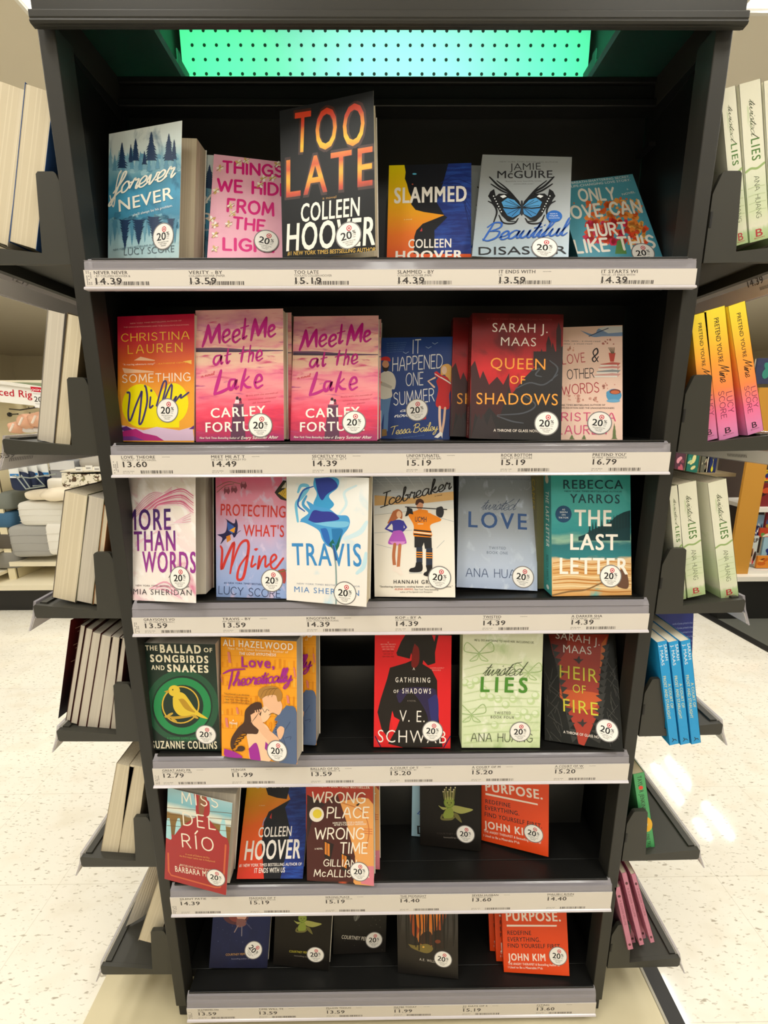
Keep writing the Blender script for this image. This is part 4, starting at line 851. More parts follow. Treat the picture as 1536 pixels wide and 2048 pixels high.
BLUSH = ramp_mat('print_blush', [(0, '#f0cfbf'), (1, '#eccabb')], noise=.2)
def art(g):
    r = '#b3343f'
    g.P([(1040, 150), (1110, 170), (1140, 140), (1250, 160), (1250, 178), (1160, 180), (1100, 182)], '#7d97bf', True); g.P([(1130, 140), (1170, 130), (1250, 130), (1250, 160), (1180, 165)], '#d9dce0'); g.S([(1085, 180), (1130, 160), (1180, 140)], 4, '#3a4a6a')
    for k, (a, b) in enumerate(((1000, 1140), (960, 1100))): g.T('rich. sexy... a must-read', a-40, 214+k*14-8, b, 208+k*12, 7, '#5a4a48')
    g.H('LOVE', 955, 318, 1065, 306, 44, r, .1, .25); g.S([(1130, 306), (1105, 262), (1122, 240), (1128, 262), (1102, 290), (1112, 306), (1132, 280)], 6, '#2a2024', True, True)
    g.H('OTHER', 978, 392, 1110, 384, 46, '#2f2628', .1, .2); g.H('WORDS', 952, 470, 1135, 456, 48, r, .1, .2)
    g.P([(1182, 262), (1216, 262), (1208, 306), (1190, 306)], '#c0463c'); [g.S([(1196+k*3, 264), (1182+k*7, 236)], 3, '#6a5a44', False) for k in range(5)]
    for y, c in ((318, '#c05a50'), (336, '#d08a84'), (354, '#8a8f94'), (372, '#d09a94')): g.P([(1140-(y-318)*.5, y), (1200, y-10), (1242, y-6), (1225, y+10), (1150-(y-318)*.5, y+10)], c); g.P([(1140-(y-318)*.5, y+3), (1225, y+3), (1225, y+11), (1140-(y-318)*.5, y+11)], '#e9e4de')
    g.E(1208, 472, 38, 32, '#4f97c4'); g.E(1214, 455, 28, 13, '#7a3424'); g.E(1214, 457, 22, 9, '#c9683a'); g.E(1178, 462, 8, 10, '#4f97c4'); g.E(1205, 500, 34, 8, '#6aa8d0')
    g.specks((975, 230, 1010, 250), 8, 6, ['#d8a08a'], 1); g.specks((975, 470, 1130, 505), 20, 7, ['#dba596', '#c78a7c'], 2); g.specks((1150, 190, 1210, 220), 8, 5, ['#b06a60'], 3); g.specks((1150, 410, 1220, 440), 10, 6, ['#d89a8c'], 4)
    g.T('NEW YORK TIMES BESTSELLING AUTHOR OF', 900, 525, 1165, 524, 8, '#4a3a3a'); g.T('THE SOULMATE EQUATION AND THE UNHONEYMOONERS', 880, 538, 1210, 540, 8, '#4a3a3a')
    p = '#d8407a'; g.H('CHRISTINA', 850, 598, 1215, 600, 40, p, .1, .3); g.H('LAUREN', 930, 664, 1170, 664, 42, p, .1, .3)
    for x in (1000, 1060, 1210): pine(g, x, 610 if x > 1200 else 668, 690, 14, '#6a7a4a', x)
book('otherwords', 'blush pink paperback with painted books and a blue teacup', BLUSH, art, .026, '#e3bfb0', stick=(1199, 846, 8), view=(740, 600, 2.477))

# ---- third shelf
FEATHER = ramp_mat('print_feather', [(0, '#ece0da'), (.08, '#e6c3cc'), (.2, '#f1e9e4'), (.5, '#f0e6e2'), (.72, '#eddadb'), (1, '#efe7e0')], noise=.12, nscale=2, blotch=[('#d66f98', 2.2, .56, .7), ('#f6f0ee', 5, .5, .6)], rot=.5, bstretch=(1, 2.4, 1))
def art(g):
    for i in range(16):
        a = i*11; g.S([(70, 330-a*.3), (200, 200-a*.4), (330, 95+a*.3)], 2.2, ('#f8eef0', '#e7b7c6', '#d98aa8')[i % 3], True, True)
    for i in range(9): g.S([(160+i*10, 230), (260, 160+i*6), (380, 110+i*12), (455, 150+i*14)], 6, ('#d9638f', '#e38fae', '#f2d5de')[i % 3], True, True)
    for i in range(8): g.S([(120, 420+i*4), (280, 340-i*2), (440, 250+i*8)], 4, ('#e7a7bd', '#f6ebee')[i % 2], True, True)
    for i in range(6): g.S([(200+i*10, 690), (300, 650+i*12), (390, 750)], 7, ('#e3a0b6', '#f2dde2')[i % 2], True, True)
    P = ramp_mat('print_violetink', [(0, '#a23f96'), (.09, '#943a92'), (.12, '#5c2a78'), (.15, '#42296a'), (.2, '#8a3c90')], coord='Object', axis=2, noise=.02, nscale=12)
    g.T('MORE', 66, 348, 325, 345, 118, P, .022, 1.1); g.T('THAN', 112, 468, 352, 466, 112, P, .022, 1.1); g.T('WORDS', 160, 590, 470, 596, 118, P, .022, 1.1)
    g.T('A NOVEL', 310, 625, 430, 630, 16, '#4a3a48'); g.T('NEW YORK TIMES BESTSELLING AUTHOR', 122, 674, 432, 682, 10, '#5a4a4e', 0, 1.1); g.T('MIA SHERIDAN', 108, 720, 445, 727, 32, '#3a3238', -.004, 1.2)
book('more', 'white and pink feather paperback with purple capitals, opened on the third shelf', FEATHER, art, .034, '#efe4de', stick=(360, 1156, -2), opening=14, view=(230, 940, 2.898), pages=PAGEGREY)

PWM = ramp_mat('print_garden', [(0, '#8fa9dc'), (.3, '#a7b4e0'), (.5, '#c9b5d8'), (.75, '#e39bb4'), (1, '#e46a8c')], noise=.12, nscale=3, blotch=[('#d7c8e6', 7, .55, .7)])
def art(g):
    r = '#cf3a34'
    g.S([(590, 100), (660, 68), (760, 90)], 3, '#5c6a34'); g.S([(590, 130), (640, 90), (690, 80)], 3, '#5c6a34')
    for x, y in ((648, 118), (690, 112), (745, 88)): g.P([(x-18, y), (x-12, y-20), (x+12, y-20), (x+20, y+4), (x+10, y+24), (x-4, y+10), (x-14, y+24)], '#8a4a5a'); g.E(x, y-14, 10, 8, '#c77a8c')
    g.P([(925, 130), (975, 60), (996, 62), (996, 180), (960, 170), (940, 150)], '#2c2a22'); g.P([(945, 135), (995, 100), (995, 170)], '#e0b83a'); g.P([(965, 105), (990, 70), (992, 105)], '#e9e2cc')
    for k in range(4): g.S([(950+k*10, 150), (985, 80+k*22)], 2, '#2c2a22', False)
    g.P([(592, 375), (640, 360), (650, 300), (640, 282), (690, 310), (700, 282), (712, 320), (706, 370), (690, 392), (676, 372), (640, 400), (612, 430), (622, 395)], '#25244f', True)
    g.P([(650, 300), (688, 325), (700, 350), (680, 370), (655, 350)], '#3a5fae'); g.P([(662, 350), (698, 330), (692, 365)], '#e8a02a'); g.P([(645, 385), (668, 376), (672, 405), (650, 420)], '#d9862a'); g.S([(690, 390), (715, 360), (728, 352)], 3, '#25244f')
    g.T('PROTECTING', 612, 262, 988, 276, 66, r, .014, 1.02); g.T("WHAT'S", 745, 383, 980, 388, 66, r, .014, 1.02)
    g.S([(612, 440), (622, 470), (618, 575), (650, 500), (690, 420), (680, 520), (668, 600)], 14, r, True, True); g.S([(672, 570), (720, 440), (760, 408), (775, 440), (762, 540), (742, 625), (710, 630), (722, 560), (770, 490)], 14, r, True, True)
    g.S([(800, 500), (790, 560), (815, 545)], 12, r); g.P([(805, 460), (818, 470), (832, 456), (820, 452), (812, 454)], r); g.S([(838, 500), (828, 575), (850, 520), (872, 500), (872, 560), (895, 545)], 12, r); g.S([(905, 540), (935, 510), (925, 490), (905, 510), (905, 560), (930, 570), (975, 512)], 12, r)
    g.P([(935, 585), (985, 575), (990, 640), (975, 655)], '#b04a48', True); g.S([(925, 580), (960, 590), (992, 580)], 4, '#5c7a34')
    g.T('#1 NEW YORK TIMES BESTSELLING AUTHOR', 632, 658, 960, 672, 10, '#3a4a7a'); g.H('LUCY SCORE', 602, 716, 958, 740, 44, '#222c58', .075, .2)
book('protecting', 'pink to blue garden paperback with a butterfly and red lettering', PWM, art, .03, '#dd6f8c', stick=(544, 1161, 3), view=(230, 940, 2.898))

WHT = ramp_mat('print_smoke', [(0, '#f1ece6'), (1, '#eef0ef')], noise=.2, blotch=[('#bfe0f0', 3, .56, .75)])
def art(g):
    for i, (L, w, c) in enumerate([([(1060, 300), (1050, 200), (1080, 160), (1120, 100), (1080, 90), (1060, 130)], 18, '#6fc0e6'), ([(1080, 290), (1130, 250), (1090, 200), (1110, 150)], 16, '#4aa0d8'), ([(1100, 240), (1060, 200), (1090, 120), (1150, 95)], 9, '#2c62b8'), ([(1290, 270), (1340, 200), (1330, 130), (1400, 90)], 14, '#cfe8f3'), ([(1330, 400), (1420, 360), (1460, 300)], 24, '#cfe9f5'), ([(1400, 600), (1440, 560), (1455, 480)], 22, '#c3e4f2')]): g.S(L, w, c, True, True)
    g.P([(1155, 46), (1285, 46), (1292, 100), (1240, 150), (1270, 200), (1230, 235), (1190, 230), (1150, 200), (1170, 140), (1150, 90)], '#3f9fd8', True); g.P([(1160, 50), (1250, 46), (1290, 95), (1230, 140), (1200, 175), (1175, 130)], '#2c3f9c', True)
    g.P([(1070, 300), (1130, 240), (1110, 180), (1170, 210), (1240, 225), (1290, 260), (1345, 265), (1362, 300), (1350, 340), (1320, 380), (1300, 430), (1280, 450), (1230, 440), (1200, 400), (1180, 350), (1110, 310)], '#4a9fdc', True)
    g.P([(1120, 290), (1150, 235), (1200, 240), (1260, 245), (1300, 285), (1220, 300), (1160, 305)], '#343c98', True); g.P([(1150, 310), (1240, 300), (1350, 300), (1340, 330), (1250, 330)], '#7cc4ea', True); g.P([(1190, 340), (1230, 345), (1250, 440), (1215, 410)], '#2f6cc0', True); g.P([(1255, 340), (1320, 345), (1300, 410), (1268, 440)], '#2c7ab8', True)
    g.P([(1240, 430), (1262, 400), (1280, 440), (1310, 370), (1300, 440), (1285, 470), (1268, 470)], '#1f6a5c')
    B = '#3f8fd0'
    g.T('TRAVIS', 1030, 550, 1430, 558, 126, B, .014, 1.1)
    g.S([(1264, 440), (1280, 560), (1283, 700), (1281, 775)], 10, '#8fa6a8', True); g.S([(1266, 440), (1282, 520)], 12, '#2c5a9c')
    g.T('NEW YORK TIMES BESTSELLING AUTHOR', 1055, 662, 1420, 680, 9, '#8a93a8', 0, 1.1); g.T('MIA SHERIDAN', 1040, 706, 1415, 730, 32, '#4f86c4', 0, 1.2)
book('travis', 'white paperback with a blue smoke rose in the middle of the third shelf', WHT, art, .026, '#e9eef0', stick=(690, 1186, 3), view=(230, 940, 2.898), opening=3)

ICE = ramp_mat('print_rink', [(0, '#efe9de'), (.7, '#ece8e0'), (.78, '#d7dade'), (1, '#8f9aa6')], noise=.03)
def art(g):
    K = '#1f1e22'
    for i in range(7): g.S([(48+i*60, 66), (120+i*55, 130+i*6)], 3, '#c3cad0', False); g.S([(48, 75+i*14), (470, 68+i*16)], 2.2, '#bcc4cb', False)
    g.P([(50, 160), (240, 175), (330, 155), (470, 140), (470, 185), (330, 200), (50, 215)], '#d6ad73'); g.P([(50, 218), (470, 195), (470, 232), (50, 260)], '#e4e6e6')
    for a in ((50, 265, 240, 245), (50, 360, 250, 345), (330, 260, 470, 300), (60, 420, 140, 440), (380, 440, 420, 400)): g.S([(a[0], a[1]), (a[2], a[3])], 2, '#aab2b6', False)
    # skater
    g.P([(148, 245), (175, 234), (196, 250), (196, 285), (178, 280), (150, 300), (120, 310), (130, 285)], '#b5683e', True); g.E(180, 262, 13, 19, '#efc3a0')
    g.P([(135, 300), (170, 290), (198, 296), (205, 330), (196, 352), (152, 352), (146, 320)], '#3d3a9c', True); g.S([(140, 302), (110, 338), (145, 352)], 13, '#3d3a9c', False); g.S([(200, 300), (218, 330), (200, 348)], 12, '#3d3a9c', False)
    g.P([(150, 350), (196, 350), (220, 408), (208, 418), (180, 425), (150, 422), (122, 412)], '#b45ac4', True); g.P([(128, 405), (215, 405), (205, 420), (150, 424)], '#d88fd6')
    g.S([(158, 420), (152, 480), (157, 540)], 17, '#b9704a'); g.S([(185, 424), (180, 490), (176, 545)], 17, '#c47a52'); g.P([(146, 530), (166, 530), (176, 560), (166, 568), (146, 562)], '#f1e6dc'); g.P([(166, 540), (184, 538), (205, 580), (190, 588), (168, 570)], '#f1e6dc')
    # player
    g.E(290, 212, 18, 28, '#d79a78'); g.P([(266, 210), (272, 186), (292, 178), (310, 190), (310, 205), (290, 198), (276, 212)], '#4a2a1e', True)
    g.P([(262, 245), (290, 236), (330, 240), (350, 258), (395, 280), (400, 296), (345, 320), (352, 380), (262, 380), (258, 320), (228, 262), (246, 250)], '#ee8a1c', True); g.P([(258, 340), (352, 350), (352, 358), (258, 348)], K); g.P([(258, 352), (352, 362), (352, 368), (258, 358)], '#f0e6d0'); g.P([(258, 362), (352, 372), (352, 380), (258, 370)], K)
    g.T('UCMH', 265, 300, 326, 301, 26, '#2a3040', .02); g.S([(280, 312), (308, 312)], 3, '#f6efe0', False); g.E(343, 246, 10, 9, '#f0e6d8'); 
    g.S([(214, 222), (433, 236)], 5, K, False); g.P([(222, 222), (250, 232), (256, 262), (236, 258), (224, 270), (212, 272), (222, 240)], K); g.P([(380, 226), (408, 220), (418, 250), (406, 278), (380, 268), (376, 245)], '#2c2c30', True)
    g.P([(262, 378), (352, 384), (354, 440), (318, 444), (312, 410), (300, 442), (262, 436)], '#26262a'); g.R(272, 436, 304, 520, '#2c3446'); g.R(324, 440, 357, 535, '#2c3446')
    for y in (462, 474, 486): g.S([(272, y), (304, y+1)], 5, '#f0921e', False); g.S([(324, y+4), (357, y+5)], 5, '#f0921e', False)
    g.P([(270, 516), (300, 516), (300, 562), (238, 566), (240, 548), (264, 540)], K, True); g.P([(322, 532), (356, 532), (346, 586), (312, 584), (314, 570), (328, 560)], K, True); g.S([(236, 572), (302, 570)], 4, '#c9cfd4', False)
    g.C('Icebreaker', 88, 222, 452, 128, 34, K, .15, -.02, .25); g.T('a novel', 370, 168, 408, 162, 8, K)
    g.T('HANNAH GRACE', 152, 628, 398, 630, 20, K, .012, 1.25); g.T('"Sweltering chemistry, sizzling banter, and swoony romance."', 78, 648, 464, 648, 9, '#3a3634', .01); g.T('-ELENA ARMAS,', 155, 662, 258, 662, 9, '#c9502c', .012); g.T('New York Times bestselling', 262, 663, 388, 664, 9, '#3a3634'); g.T('author of The Spanish Love Deception', 186, 676, 358, 676, 8, '#3a3634')
book('icebreaker', 'pale ice rink paperback with a drawn skater and an orange hockey player', ICE, art, .03, '#c8ccd0', stick=(879, 1155, 8), view=(730, 930, 2.648))

LOVEB = ramp_mat('print_paleblue', [(0, '#a9b9d6'), (.2, '#b9c6dd'), (.5, '#b4bfd0'), (.8, '#a3adba'), (1, '#929ca8')], noise=.08, nscale=3, blotch=[('#c8d4e6', 9, .58, .72)])
def art(g):
    b = '#3a62a4'
    for t, y in (("HE'S THE BEST FOR HER. HE'S RUINING THE WORLD", 76),): g.T(t, 590, y, 885, y+4, 7, '#6a7484')
    g.C('twisted', 612, 236, 790, 240, 30, '#4a5a78', .08, -.1, .45); g.S([(720, 215), (760, 200), (790, 180)], 2.5, '#4a5a78')
    g.T('LOVE', 547, 328, 858, 342, 82, b, .018, 1.2); g.T('TWISTED', 657, 446, 746, 448, 14, '#5a6a88', 0, 1.2); g.T('BOOK ONE', 645, 470, 756, 474, 14, '#5a6a88', 0, 1.2)
    g.H('ANA HUANG', 535, 590, 880, 602, 44, '#33476f', .085, .24)
book('love', 'pale blue paperback with plain blue title, set back beside the teal lakeside book', LOVEB, art, .027, '#aab6c8', stick=(1046, 1154, 8), view=(730, 930, 2.648))

LAST = ramp_mat('print_lakeside', [(0, '#d9a25e'), (.1, '#e6c795'), (.2, '#dcab6c'), (.29, '#e3c294'), (.315, '#2f7f86'), (.42, '#2a6f78'), (.46, '#8fb6a0'), (.52, '#2f8a8e'), (.7, '#46a8a8'), (1, '#3aa39c')], noise=.05, nscale=3, stretch=(1, 6, 1), blotch=[('#5fb8b4', 3, .58, .75)])
def art(g):
    g.P([(1405, 240), (1370, 250), (1330, 270), (1300, 300), (1260, 320), (1210, 340), (1160, 370), (1130, 380), (1130, 400), (1405, 400)], '#123a40'); [pine(g, x, 262+abs(1405-x)*.33-26, 330+abs(1405-x)*.2, 9, '#12343a', x) for x in range(1190, 1404, 16)]
    for k in range(9): g.S([(995, 520+k*18), (1090, 508+k*19), (1200, 526+k*17), (1300, 512+k*20), (1408, 524+k*18)], 6, ('#c88a48', '#efd6a8', '#b87a3c')[k % 3], True, True)
    g.S([(990, 690), (1080, 670), (1170, 660), (1260, 620), (1280, 612)], 8, '#8a6a44'); g.P([(1345, 560), (1375, 548), (1392, 595), (1396, 640), (1380, 656), (1335, 640), (1350, 600)], '#6a4a3a', True)
    g.T('REBECCA', 1050, 126, 1366, 126, 46, '#17414a', .012, 1.1); g.T('NEW YORK TIMES BESTSELLING AUTHOR', 1056, 143, 1360, 145, 8, '#17414a'); g.T('YARROS', 1085, 200, 1348, 204, 46, '#17414a', .012, 1.15)
    w = '#f3efe6'
    g.E(1051, 260, 43, 45, '#1f4a70'); [g.T(t, 1051-q, y, 1051+q, y, 8, '#e6edf0') for t, y, q in (('AS', 240, 8), ('SEEN', 254, 20), ('ON', 268, 10), ('TIKTOK', 283, 27))]
    g.T('THE', 1108, 322, 1305, 324, 84, w, .024, 1.05); g.T('LAST', 1086, 448, 1338, 450, 82, w, .024, 1.05); g.T('LETTER', 1030, 576, 1392, 578, 84, w, .024, 1.05)
book('lastletter', 'teal lakeside paperback with white title, last on the third shelf', LAST, art, .034, '#3f9a98', stick=(1221, 1152, 5), view=(730, 930, 2.648),
     spine_art=lambda p, t, h: [p.T('THE LAST LETTER', t*.34, h*.84, t*.36, h*.38, t*.36, '#eef0ea', .015, 1.15), p.T('REBECCA YARROS', t*.36, h*.31, t*.37, h*.1, t*.24, '#17414a'), p.E(t*.5, h*.045, t*.16, h*.018, '#dfe9e4'), p.E(t*.5, h*.94, t*.2, h*.035, '#d9d2bc')])
POSE['oldspine'] = (POSE['lastletter'][0]-.014, .045, POSE['lastletter'][2], 12, 4, -1, .135, .207)
book('oldspine', 'olive spined paperback half hidden behind the teal lakeside book', '#6b6a4c', None, .03, '#77754f', group='copies behind the front books', spine_art=lambda p, t, h: [p.T('CAMES', t*.3, h*.92, t*.3, h*.66, t*.4, '#b8a03a', .02), p.T('HOLLOWAY', t*.3, h*.58, t*.3, h*.1, t*.3, '#4c4a34')])

# ---- fourth shelf
y_c = lambda x: ('#c9a53a', '#b98f22')[int(x) % 2]
BALLAD = ramp_mat('print_deepgreen', [(0, '#12201a'), (.5, '#1a3326'), (1, '#16241d')], noise=.1)
def art(g):
    cx, cy = 338, 580
    for r, w, c in ((238, 40, '#22553a'), (178, 50, '#1f8a4e'), ): g.ring(cx, cy, r, w, c, 36)
    w_ = '#efe7cd'; y = '#d9b23a'; yd = '#b98f22'
    g.ring(cx-12, cy-10, 130, 9, y, 32)
    # a plain perched bird on a twig
    g.S([(215, 655), (290, 662), (380, 650), (450, 632)], 16, '#c39c30', True, True)
    for x, y, r in ((250, 640, -.5), (400, 630, -.9), (430, 655, .5), (280, 680, .6)): g.E(x, y, 26, 9, y_c(x), r, 12)
    g.P([(270, 520), (300, 480), (350, 490), (390, 540), (440, 610), (520, 668), (470, 660), (420, 640), (360, 650), (310, 640), (275, 590)], '#e3c438', True)
    g.E(280, 470, 42, 40, '#e3c438'); g.P([(244, 462), (208, 476), (245, 486)], '#c79a2a'); g.E(270, 462, 5, 5, '#20180a'); g.P([(310, 530), (350, 530), (400, 590), (430, 625), (360, 600)], yd, True)
    K = .035
    g.T('THE', 75, 180, 162, 182, 34, w_, .03, 1.12); g.T('BALLAD', 180, 196, 472, 202, 56, w_, .05, 1.15); g.T('OF', 492, 193, 552, 195, 30, w_, .03, 1.1)
    g.T('SONGBIRDS', 110, 262, 525, 272, 50, w_, .05, 1.15); g.T('AND', 118, 318, 212, 322, 32, w_, .03, 1.1); g.T('SNAKES', 232, 332, 526, 340, 50, w_, .05, 1.15)
    g.T('A HUNGER GAMES NOVEL', 230, 815, 450, 818, 14, '#3f9a5c', .01, 1.1); g.T('SUZANNE COLLINS', 124, 880, 588, 884, 52, w_, .03, 1.12)
book('ballad', 'dark green hardback with a golden bird in green rings, first on the fourth shelf', BALLAD, art, .040, '#14201a', stick=(412, 1469, 4), view=(270, 1250, 3.572), pages=PAGEGREY)

THEO = ramp_mat('print_orange', [(0, '#f3a022'), (1, '#f6a623')], noise=.2)
def art(g):
    o2 = '#e8921a'
    for y in (150, 215, 300, 360, 430, 500, 560, 640, 735, 880): g.S([(612, y), (1156, y+22)], 3, o2, False)
    rnd = random.Random(4)
    for y in (300, 430, 560, 640, 735): 
        for k in range(16):
            x = 620+k*34; g.R(x, y-rnd.randint(30, 60), x+rnd.randint(8, 18), y-2+k, rnd.choice([o2, '#f0b040', '#dd8a18', o2, '#d99060' if False else o2]))
    for a in ((662, 190, 690, 270), (1132, 300, 1152, 372), (1082, 500, 1108, 560), (722, 585, 746, 635), (645, 660, 672, 730), (612, 350, 628, 410)): g.P([(a[0], a[1]), (a[2]-10, a[1]+3), (a[2], a[3]), (a[0]+8, a[3]-4)], '#dd7f74')
    # couple: his shirt, her braid
    sk = '#f0bd97'; ln = '#3a2a2a'
    g.P([(1085, 572), (1156, 620), (1157, 985), (1040, 985), (990, 900), (960, 840), (985, 760), (1020, 690), (1000, 670)], '#56698c', True)
    g.S([(1110, 690), (1060, 780), (1075, 860), (1050, 960)], 4, '#39486a'); g.S([(1075, 805), (1115, 795), (1110, 815)], 4, '#39486a')
    g.P([(910, 520), (930, 500), (1005, 490), (1030, 520), (1055, 580), (1030, 640), (985, 625), (960, 640), (925, 600), (918, 560)], sk, True)
    g.P([(880, 500), (890, 460), (940, 436), (1010, 440), (1050, 480), (1050, 530), (1022, 545), (1005, 500), (940, 505), (905, 525)], '#b07f3c', True); [g.S([(900+k*26, 512), (930+k*24, 462), (1000+k*8, 450)], 3, '#7a5424') for k in range(4)]
    g.P([(800, 790), (830, 700), (900, 690), (960, 740), (985, 860), (960, 975), (830, 960), (815, 870)], '#f4cba6', True)
    g.P([(890, 600), (940, 580), (968, 640), (930, 690), (890, 680)], '#f4cba6', True)
    g.P([(830, 565), (870, 548), (905, 560), (905, 620), (890, 690), (880, 770), (830, 775), (760, 780), (720, 830), (700, 900), (740, 880), (785, 880), (770, 895), (735, 900), (690, 880), (690, 810), (740, 730), (780, 690), (790, 610)], '#4a3024', True)
    for k in range(5): g.S([(770-k*16, 760+k*26), (800-k*20, 780+k*22), (740-k*10, 800+k*20)], 6, '#2c1a14')
    g.E(760, 880, 28, 20, '#4a3024')
    g.P([(828, 640), (870, 620), (900, 650), (930, 720), (1030, 810), (1000, 860), (930, 800), (880, 740), (840, 700)], sk, True); [g.S([(836+k*10, 690-k*12), (868+k*12, 655-k*16), (862+k*16, 610-k*4)], 9, sk) for k in range(4)]; [g.S([(834+k*10, 696-k*12), (860+k*12, 660-k*16)], 2, ln) for k in range(4)]
    g.P([(1015, 745), (1040, 720), (1068, 735), (1062, 780), (1040, 815), (1022, 790)], sk, True)
    g.P([(815, 880), (870, 840), (900, 960), (880, 970), (830, 960)], '#a32a9a', True); g.P([(640, 880), (720, 905), (770, 945), (650, 935)], '#a32a9a', True); g.P([(935, 830), (955, 850), (950, 900), (930, 880)], '#a32a9a')
    g.S([(905, 580), (930, 620), (945, 600), (960, 610)], 3, ln); g.S([(960, 640), (985, 626), (1020, 640)], 3, ln)
    for k in range(5): g.E(1010, 690+k*18, 4, 4, '#26324a')
    w = '#f8f1e4'; p = '#a3278f'
    g.T('ALI HAZELWOOD', 632, 146, 1132, 178, 46, w, .018, 1.12); g.T('New York Times Bestselling Author of', 668, 172, 1098, 200, 17, '#fbe3b4', .012, 1.1); g.T('THE LOVE HYPOTHESIS', 748, 210, 1012, 222, 20, w, .02, 1.05, .2)
    g.T('Love,', 764, 296, 1000, 306, 72, p, .03, 1.05)
    g.S([(632, 345), (690, 320), (790, 312)], 12, p, True, True); g.S([(700, 318), (690, 380), (672, 455)], 13, p, True, True); g.C('heoretically', 700, 432, 1120, 402, 46, p, .19, -.12, .3)
    for k, t in enumerate(('"Hazelwood is an absolute', 'romance powerhouse."', '- New York Times bestselling', 'author CHRISTINA LAUREN')): g.T(t, 640, 492+k*20, 820, 504+k*20, 11, '#7a4a1c', .01)
    g.T('A', 698, 685, 712, 686, 14, w, .02); g.T('Novel', 680, 704, 734, 708, 18, w, .02)
book('theoretically', 'orange romance paperback with a drawn kissing couple', THEO, art, .028, '#d98a1c', stick=(555, 1501, 0), view=(270, 1250, 3.572), pages=PAGEGREY, opening=1)
behind('theoretically', 'orange romance copy standing behind the front one', 'copies behind the front books', dx=.018, dy=.040, dz=.0, drot=4)

RED = ramp_mat('print_red', [(0, '#d81c22'), (1, '#e51f26')], noise=.2)
def art(g):
    K = '#1b1512'; w = '#f1ebe3'
    g.P([(205, 610), (170, 560), (148, 470), (165, 400), (200, 290), (215, 230), (300, 205), (335, 190), (375, 200), (440, 240), (470, 300), (472, 420), (480, 520), (500, 660), (300, 664), (205, 640), (250, 560), (268, 512), (235, 495), (228, 462), (215, 530)], K); g.P([(268, 512), (232, 570), (222, 500), (228, 462), (238, 495)], '#e51f26')
    g.P([(250, 150), (275, 90), (300, 50), (440, 48), (455, 90), (462, 55), (478, 50), (470, 90), (458, 150), (460, 205), (420, 218), (395, 190), (390, 215), (340, 190), (330, 150), (322, 182), (255, 165)], K); g.P([(348, 100), (372, 130), (372, 200), (352, 230), (332, 220), (335, 150)], '#7c1512', True)
    g.P([(250, 380), (290, 340), (440, 340), (468, 380), (468, 500), (430, 560), (410, 470), (330, 360), (270, 420)], '#2b2148', True); g.P([(420, 400), (470, 380), (475, 520), (440, 520)], '#2c2c6c', True)
    for y, L in ((97, 8), (108, 82), (121, 70), (134, 62), (146, 60), (160, 50), (174, 62)): g.T('NEW YORK TIMES BESTSELLING'[:max(2, L//4)], 206-L/2, y, 206+L/2, y, 7, '#f2a09a' if y < 140 else '#8a1214', .01)
    g.T('COMPULSIVELY', 432, 236, 508, 235, 7, '#f2a09a'); g.T('READABLE', 442, 247, 490, 247, 7, '#f2a09a')
    g.T('A', 338, 243, 350, 243, 14, w, .01); g.T('GATHERING', 245, 308, 432, 310, 26, w, .016, 1.5); g.T('OF', 235, 366, 262, 366, 17, w, .016, 1.3); g.T('SHADOWS', 282, 368, 436, 370, 27, w, .016, 1.5); g.T('A NOVEL', 308, 412, 356, 413, 8, '#8a8078')
    g.T('V. E.', 266, 520, 402, 524, 62, w, -.008, 1.15); g.T('SCHWAB', 150, 632, 518, 638, 68, w, -.010, 1.15)
    g.S([(136, 600), (165, 655)], 6, '#2a1a4a', False); g.S([(540, 600), (505, 660)], 6, '#2a1a4a', False)
book('gathering', 'bright red paperback with a black cloaked silhouette', RED, art, .022, '#b8181d', stick=(865, 1462, 4), view=(700, 1250, 2.695))

GREEN = ramp_mat('print_palegreen', [(0, '#d3e3b4'), (.4, '#dfe9c8'), (1, '#dcdfc2')], noise=.2, nscale=3, blotch=[('#a9c487', 3.5, .55, .75), ('#eef2df', 7, .56, .7)])
def art(g):
    for x, y in ((620, 310), (650, 325), (680, 300), (720, 350), (760, 390), (800, 400), (840, 430), (880, 400), (905, 490), (940, 470), (975, 410), (960, 500), (1000, 480), (780, 540), (880, 560), (1000, 380), (720, 380)): g.E(x, y, 22, 21, '#c7dba6'); g.E(x-4, y-5, 14, 13, '#e3edd0')
    for x, y, s in ((695, 150, 1.25), (960, 255, 1.15), (655, 480, 1.2)):
        for sg in (-1, 1): g.S([(x, y), (x+sg*50*s, y-45*s), (x+sg*62*s, y-8*s), (x, y+4)], 4, '#9fbb7c'); g.S([(x, y+4), (x+sg*40*s, y+34*s), (x+sg*10*s, y+30*s), (x, y+8)], 4, '#a9c487')
    for i in range(10): g.S([(612, 240+i*44), (760, 210+i*46), (1020, 230+i*42)], 3, '#c3d6a2', True, True)
    g.T("HE'LL DO ANYTHING TO HAVE HER. INCLUDING LIE.", 670, 86, 992, 100, 11, '#5a6244', .01, 1.1)
    K = '#3a4628'
    g.C('twisted', 712, 272, 920, 272, 36, K, .08, -.1, .45); g.S([(860, 240), (880, 212), (925, 200)], 2.5, K)
    g.T('LIES', 702, 358, 955, 364, 78, '#4b8a2c', .032, 1.35); g.T('TWISTED', 777, 480, 866, 480, 14, '#5a6244', 0, 1.25); g.T('BOOK FOUR', 758, 502, 884, 505, 14, '#5a6244', 0, 1.25); g.H('ANA HUANG', 652, 626, 982, 630, 44, '#4a5438', .085, .24)
book('lies', 'pale green paperback with pearls and butterflies on the fourth shelf', GREEN, art, .034, '#cfdcae', stick=(1040, 1463, 0), view=(700, 1250, 2.695))

